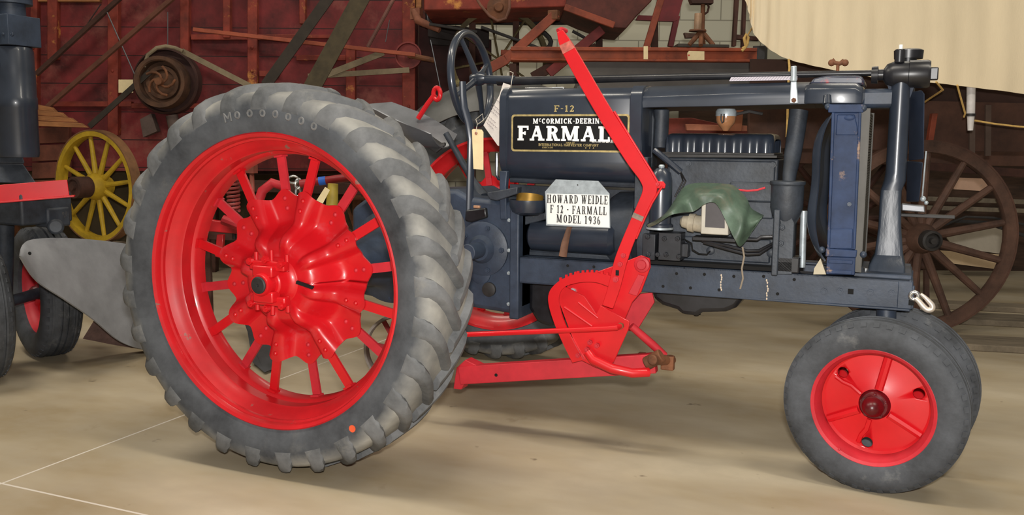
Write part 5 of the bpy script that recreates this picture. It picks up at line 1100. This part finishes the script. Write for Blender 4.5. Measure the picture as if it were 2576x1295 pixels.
wb_ = g.build('wagon_box', mat('dark_wagon_boards', (82, 54, 42), .8, var=.25, scale=4, bump=.25, wear=((112, 80, 56), .6, 3, .2)), WG, bevel=.004)
g = MB(); BP(g, [(1890, 148), (2700, 160), (2700, 262), (1890, 243)], D6+.20, .04); g.build('upper_side_board', mat('deep_brown_boards', (62, 40, 32), .85, var=.2, scale=4), WG)
g = MB(); BP(g, [(2330, 408), (2700, 434), (2700, 456), (2330, 428)], D6+.12, .06); g.build('sill', DKBROWN, WG, bevel=.004)
g = MB(); g.box(V(cW.x, cW.y, 0)+F0*.7+E1*.2+Z*1.0, (.05, .05, .05)); 
g = MB(); BP(g, [(2346, 285), (2360, 285), (2335, 440), (2322, 440)], D6+.10, .04); g.build('rave_post', BRACE, WG, bevel=.003)
for x in (2440, 2480): BP(MB(), [(x, 264), (x+14, 264), (x+13, 392), (x-1, 392)], D6+.145, .015).build('iron_strap', mat('grey_iron_strap', (96, 78, 68), .7, .1), WG)
g = MB()
for y0, mt_ in ((498, 0), (520, 0)): g.bar(B(2280, y0, D6+.4), B(2640, y0+12, D6+.4), .03, .05, F0)
g.build('reach_pole', GREYP, WG, bevel=.004)
g = MB(); g.tube([B(2375, 566, D6+.05), B(2430, 545, D6+.05), B(2500, 548, D6+.06), B(2600, 570, D6+.08)], .008, 8); g.tube([B(2400, 556, D6+.2), B(2480, 560, D6+.2), B(2600, 600, D6+.2)], .012, 8); g.build('brake_rod', DARK, WG)
g = MB(); g.cyl(B(2270, 660, D6+.05), B(2340, 668, D6+.05), .03, 12); g.bar(B(2330, 670, D6+.1), B(2330, 790, D6+.1), .03, .03, F0); g.bar(B(2304, 660, D6+.3), B(2304, 780, D6+.3), .04, .04, F0); g.build('wagon_bolster', WHEELW, WG)
# canvas cover and what hangs round it
low = cat([(1858, -60), (1874, 0), (1888, 50), (1903, 95), (1940, 126), (1990, 152), (2060, 168), (2140, 184), (2230, 200), (2340, 208), (2460, 221), (2576, 237), (2720, 260)], 5)
def canv(u, v):
    n = len(low)-1; i = min(n-1, int(u*n)); k = u*n-i
    x = low[i][0]+(low[i+1][0]-low[i][0])*k; y = low[i][1]+(low[i+1][1]-low[i][1])*k
    p = B(x, y, D6-.55+.25*(1-u)); top = 2.75
    h = top-p.z
    if h < .1: h = .1
    a = v*PI*.55
    return p+F0*(.02*math.sin(u*40)*(1-v)*.5+.9*(1-math.cos(a))*.6+.006*math.sin(u*120))+Z*h*math.sin(a)/math.sin(PI*.55)+E1*(.10*v if u < .12 else .0)
cv = MB().sheet(canv, 90, 24, .006).build('canvas_cover', CANVAS, ang=60); tag(cv, 'cream canvas wagon cover hanging at the upper right', 'canvas')
for lab, pts, r in (('yellow rope tied from canvas edge to dark wagon box, left of the white pipe', [(2355, 206, -.58), (2372, 226, -.5), (2340, 247, -.3), (2318, 262, -.1)], .0055),
                    ('yellow rope dropping from the canvas edge to the white pipe', [(2408, 214, -.56), (2418, 250, -.5), (2428, 285, -.45), (2425, 294, -.42)], .0055),
                    ('yellow rope running level to the right from the white pipe', [(2452, 303, -.42), (2500, 311, -.4), (2560, 318, -.4), (2660, 326, -.4)], .0055)):
    tag(MB().tube([B(x, y, D6+d) for x, y, d in pts], r, 8).build('rope', ROPE), lab, 'rope')
pp = thing('hanging_pipe', 'white painted pipe hanging below the canvas cover with a dark band', 'pipe', tuple(B(2442, 330, D6-.44)))
MB().tube([B(2443, 218, D6-.44), B(2442, 285, D6-.44), B(2442, 300, D6-.44), B(2441, 328, D6-.44)], [.024, .023, .019, .015], 18).build('tube', mat('white_pipe_paint', (214, 210, 208), .5, var=.08, scale=14), pp)
MB().lathe([(.020, -.008), (.026, -.008), (.026, .008), (.020, .008)], B(2442, 289, D6-.44), Z, 24).build('dark_band', DARK, pp)
# grey boards on the floor under the wagon and coloured boards against the wall
for k, (y, lab) in enumerate(((768, 'farthest of the grey boards on the floor under the wagon'), (800, 'middle grey board on the floor under the wagon'), (862, 'nearest of the grey boards on the floor under the wagon'))):
    a, b = G(2290, y), G(2720, y+22); d = (b-a); m_ = (a+b)/2
    o = MB().bar(a+Z*.02, b+Z*.02, .30 if k else .2, .04, Z).build('floor_board', GREYP, bevel=.005); tag(o, lab, 'board', 'grey boards under the wagon')
for lab, P_, col in (('pink and cream board leaning on the wall, highest of three seen through the wagon wheel', [(2395, 446), (2500, 450), (2500, 482), (2400, 476)], (226, 186, 160)), ('pale blue and cream board on the wall right of the wagon hub', [(2376, 590), (2545, 566), (2530, 640), (2400, 622)], (206, 196, 178)), ('cream board lowest of three seen through the wagon wheel spokes', [(2365, 630), (2520, 640), (2500, 676), (2375, 660)], (224, 196, 158))):
    o = MB(); BP(o, P_, D6+2.6, .02); tag(o.build('wall_board', mat('board_'+lab[:5], col, .8, var=.1, scale=3, wear=((150, 158, 160), .58, 3, .05))), lab, 'board')
# ---------------------------------------------------------------- red implement seen through the big wheel
D7 = 5.6
tb = G(640, 760); 
IM = thing('field_implement', 'red implement with a coil spring standing beyond the big rear wheel', 'farm implement', tuple(B(640, 600, D7)-Z*B(640, 600, D7).z))
g = MB(); p0, p1 = B(586, 452, D7), B(588, 530, D7)
pts = []
for j in range(8*16+1):
    t = j/(8*16); c = p0.lerp(p1, t); a = 2*PI*8*t; pts.append(c+(E1*math.cos(a)-F0*math.sin(a))*.033)
MB().tube(pts, .0095, 8).build('coil_spring', mat('pinkish_spring', (150, 62, 58), .55, var=.15), IM)
MB().cyl(B(586, 440, D7), B(589, 600, D7), .012, 10).build('spring_rod', DARK, IM)
MB().cyl(B(633, 424, D7-.1), B(640, 640, D7-.1), .014, 10).box(B(633, 425, D7-.1), (.06, .04, .05)).build('upright_rod', mat('rust_red_rod', (150, 84, 70), .6, var=.2), IM)
g = MB(); BP(g, [(500, 548), (620, 568), (622, 590), (500, 580)], D7-.05, .05); BP(g, [(545, 590), (562, 590), (558, 650), (540, 645)], D7, .04); g.build('red_beam', RED, IM, bevel=.004)
MB().tube([B(560, 552, D7-.1), B(620, 575, D7-.1), B(660, 600, D7-.1)], .03, 10).build('bent_arm', REDDUST, IM)
MB().tube([B(650, 510, D7-.1), B(660, 480, D7-.1), B(685, 460, D7-.1), B(712, 468, D7-.1), B(728, 500, D7-.1), B(740, 560, D7-.1)], .03, 12).build('curved_tube', REDDUST, IM)
g = MB()
for x in (520, 640, 760): g.bar(B(x, 560, D7+.1), B(x, 560, D7+.1)-Z*(B(x, 560, D7+.1).z-.0), .04, .04, F0)
BP(g, [(500, 580), (790, 590), (790, 612), (500, 602)], D7+.08, .05); g.build('stand', DKBROWN, IM, bevel=.004)
ch = thing('chain', 'bright steel chain links hanging between the red wheel spokes', 'chain', tuple(B(745, 490, D7-.15)))
for k, (x, y, rx, rz, tw) in enumerate(((738, 452, .028, .022, 0), (750, 462, .022, .030, 1), (750, 485, .012, .034, 0), (752, 505, .024, .03, 1))):
    c = B(x, y, D7-.16); MB().tube([c+E1*rx*math.cos(a*PI/8)*(1 if not tw else .8)+Z*rz*math.sin(a*PI/8)+F0*.012*(math.sin(a*PI/8) if tw else math.cos(a*PI/8)) for a in range(16)], .007, 8, closed=True).build('link', CHROME, ch)
po = thing('pole', 'dark red pole with a band of blue tape seen through the upper wheel spokes', 'pole', tuple(B(800, 460, D7-.2)))
pa, pb = B(755, 462, D7-.2), B(880, 446, D7-.2)
MB().tube([pa, pb], .024, 14).build('shaft', mat('dark_red_pole', (150, 28, 34), .5, var=.1), po)
MB().tube([pa.lerp(pb, .38), pa.lerp(pb, .52)], .0255, 16).build('blue_tape', mat('blue_tape', (40, 104, 210), .5), po, label='band of blue tape')
MB().tube([pa.lerp(pb, .14), pa.lerp(pb, .26)], .0252, 16).build('cream_tape', MANILA, po, label='band of cream tape')
tag(MB().tube([B(838, 462, D7-.35), B(836, 500, D7-.35), B(832, 560, D7-.35), B(832, 660, D7-.3)], [.030, .034, .036, .036], 16).build('post', mat('yellow_post', (172, 150, 58), .6, var=.12)), 'short yellow post showing between two upper wheel spokes', 'post')
tag(MB().prism([B(818, 470, D7-.4), B(830, 478, D7-.4), B(812, 512, D7-.4), B(796, 504, D7-.4)], F0*.002).build('paper_tag', MANILA), 'cream tag hanging beside the yellow post', 'tag')
# red and brown timber heap seen above the rocker cover
D8 = 6.2
g = thing('crate', 'red-brown wooden crate seen in the gap above the rocker cover', 'crate', tuple(B(1700, 640, D8)-Z*B(1700, 640, D8).z))
BP(MB(), [(1560, 300), (1740, 296), (1900, 330), (1900, 360), (1560, 360)], D8, .3).build('side_boards', mat('crate_red_brown', (112, 44, 32), .75, var=.25, scale=6, bump=.2), g, bevel=.004)
BP(MB(), [(1726, 312), (1880, 316), (1880, 330), (1728, 328)], D8-.05, .05).build('top_slat', mat('pinkish_slat', (172, 108, 82), .75, var=.2), g, bevel=.003)
BP(MB(), [(1836, 262), (1872, 262), (1866, 330), (1826, 330)], D8-.08, .03).build('upright_board', mat('tan_upright', (158, 96, 66), .75, var=.15), g, bevel=.003)
BP(MB(), [(1560, 360), (1900, 360), (1900, 640), (1560, 640)], D8+.02, .25).build('lower_boards', DKBROWN, g)
# fuel sediment bowl hangs under the hood
o = MB(); c = A(1826, 300, 0.0); o.lathe([(.001, -.045), (.010, -.045), (.022, -.03), (.034, -.015), (.038, .0), (.038, .012)], c, Z, 32, False)
gl = o.build('sediment_bowl', mat('amber_bowl', (176, 124, 86), .2, var=.15, scale=12, coat=.6), TR, label='amber coloured fuel bowl')
MB().lathe([(.001, .012), (.040, .012), (.040, .030), (.034, .040), (.001, .040)], c, Z, 32, False).build('bowl_cap', GALV, gl, label='pale metal cap')
MB().tube([c+V(-.0, -.042, .02), c+V(-.0, -.044, -.01), c+V(-.006, -.040, -.016), c+V(-.012, -.042, -.0), c+V(-.01, -.042, .02)], .003, 6).build('bowl_clip', DARK, gl)
MB().tube([c+V(.04, 0, .02), c+V(.09, 0, .03), c+V(.14, 0, .02)], .006, 8).build('fuel_line', DARK, gl)
g = MB(); g.prism([A(1613, 276, -.05), A(1640, 276, -.05), A(1646, 300, -.05), A(1640, 420, -.05), A(1613, 430, -.05)], (0, .08, 0)); g.cyl(A(1664, 275, .0), A(1660, 372, .0), .032, 20); g.build('tank_front_bracket', BLUED, TR, bevel=.004)

# dark board partition behind the wagon
o = MB(); a_, b_ = B(1700, 600, 8.75), B(2800, 600, 8.75); a_.z = b_.z = 0
o.prism([a_, b_, b_+Z*1.9, a_+Z*1.9], F0*.06); tag(o.build('board_partition', mat('dark_partition_boards', (70, 50, 38), .85, var=.3, scale=3, bump=.2, stretch=(1, 1, 5))), 'low dark brown board partition along the wall behind the wagon', 'partition')
# rounded steel fender over the far wheel
def fen(u, v):
    a = math.radians(18+150*u); q = v*2-1; r = .835-.17*abs(q)**2.6
    return V(r*math.cos(a), .93+.17*q*(1-.0*abs(q)), .70+r*math.sin(a))
MB().sheet(fen, 40, 16, .006).build('fender', mat('dusty_grey_fender', (74, 74, 72), .45, var=.22, scale=4, wear=((122, 118, 108), .58, 2.5, .2)), TR, label='dusty grey rounded fender over the far wheel')
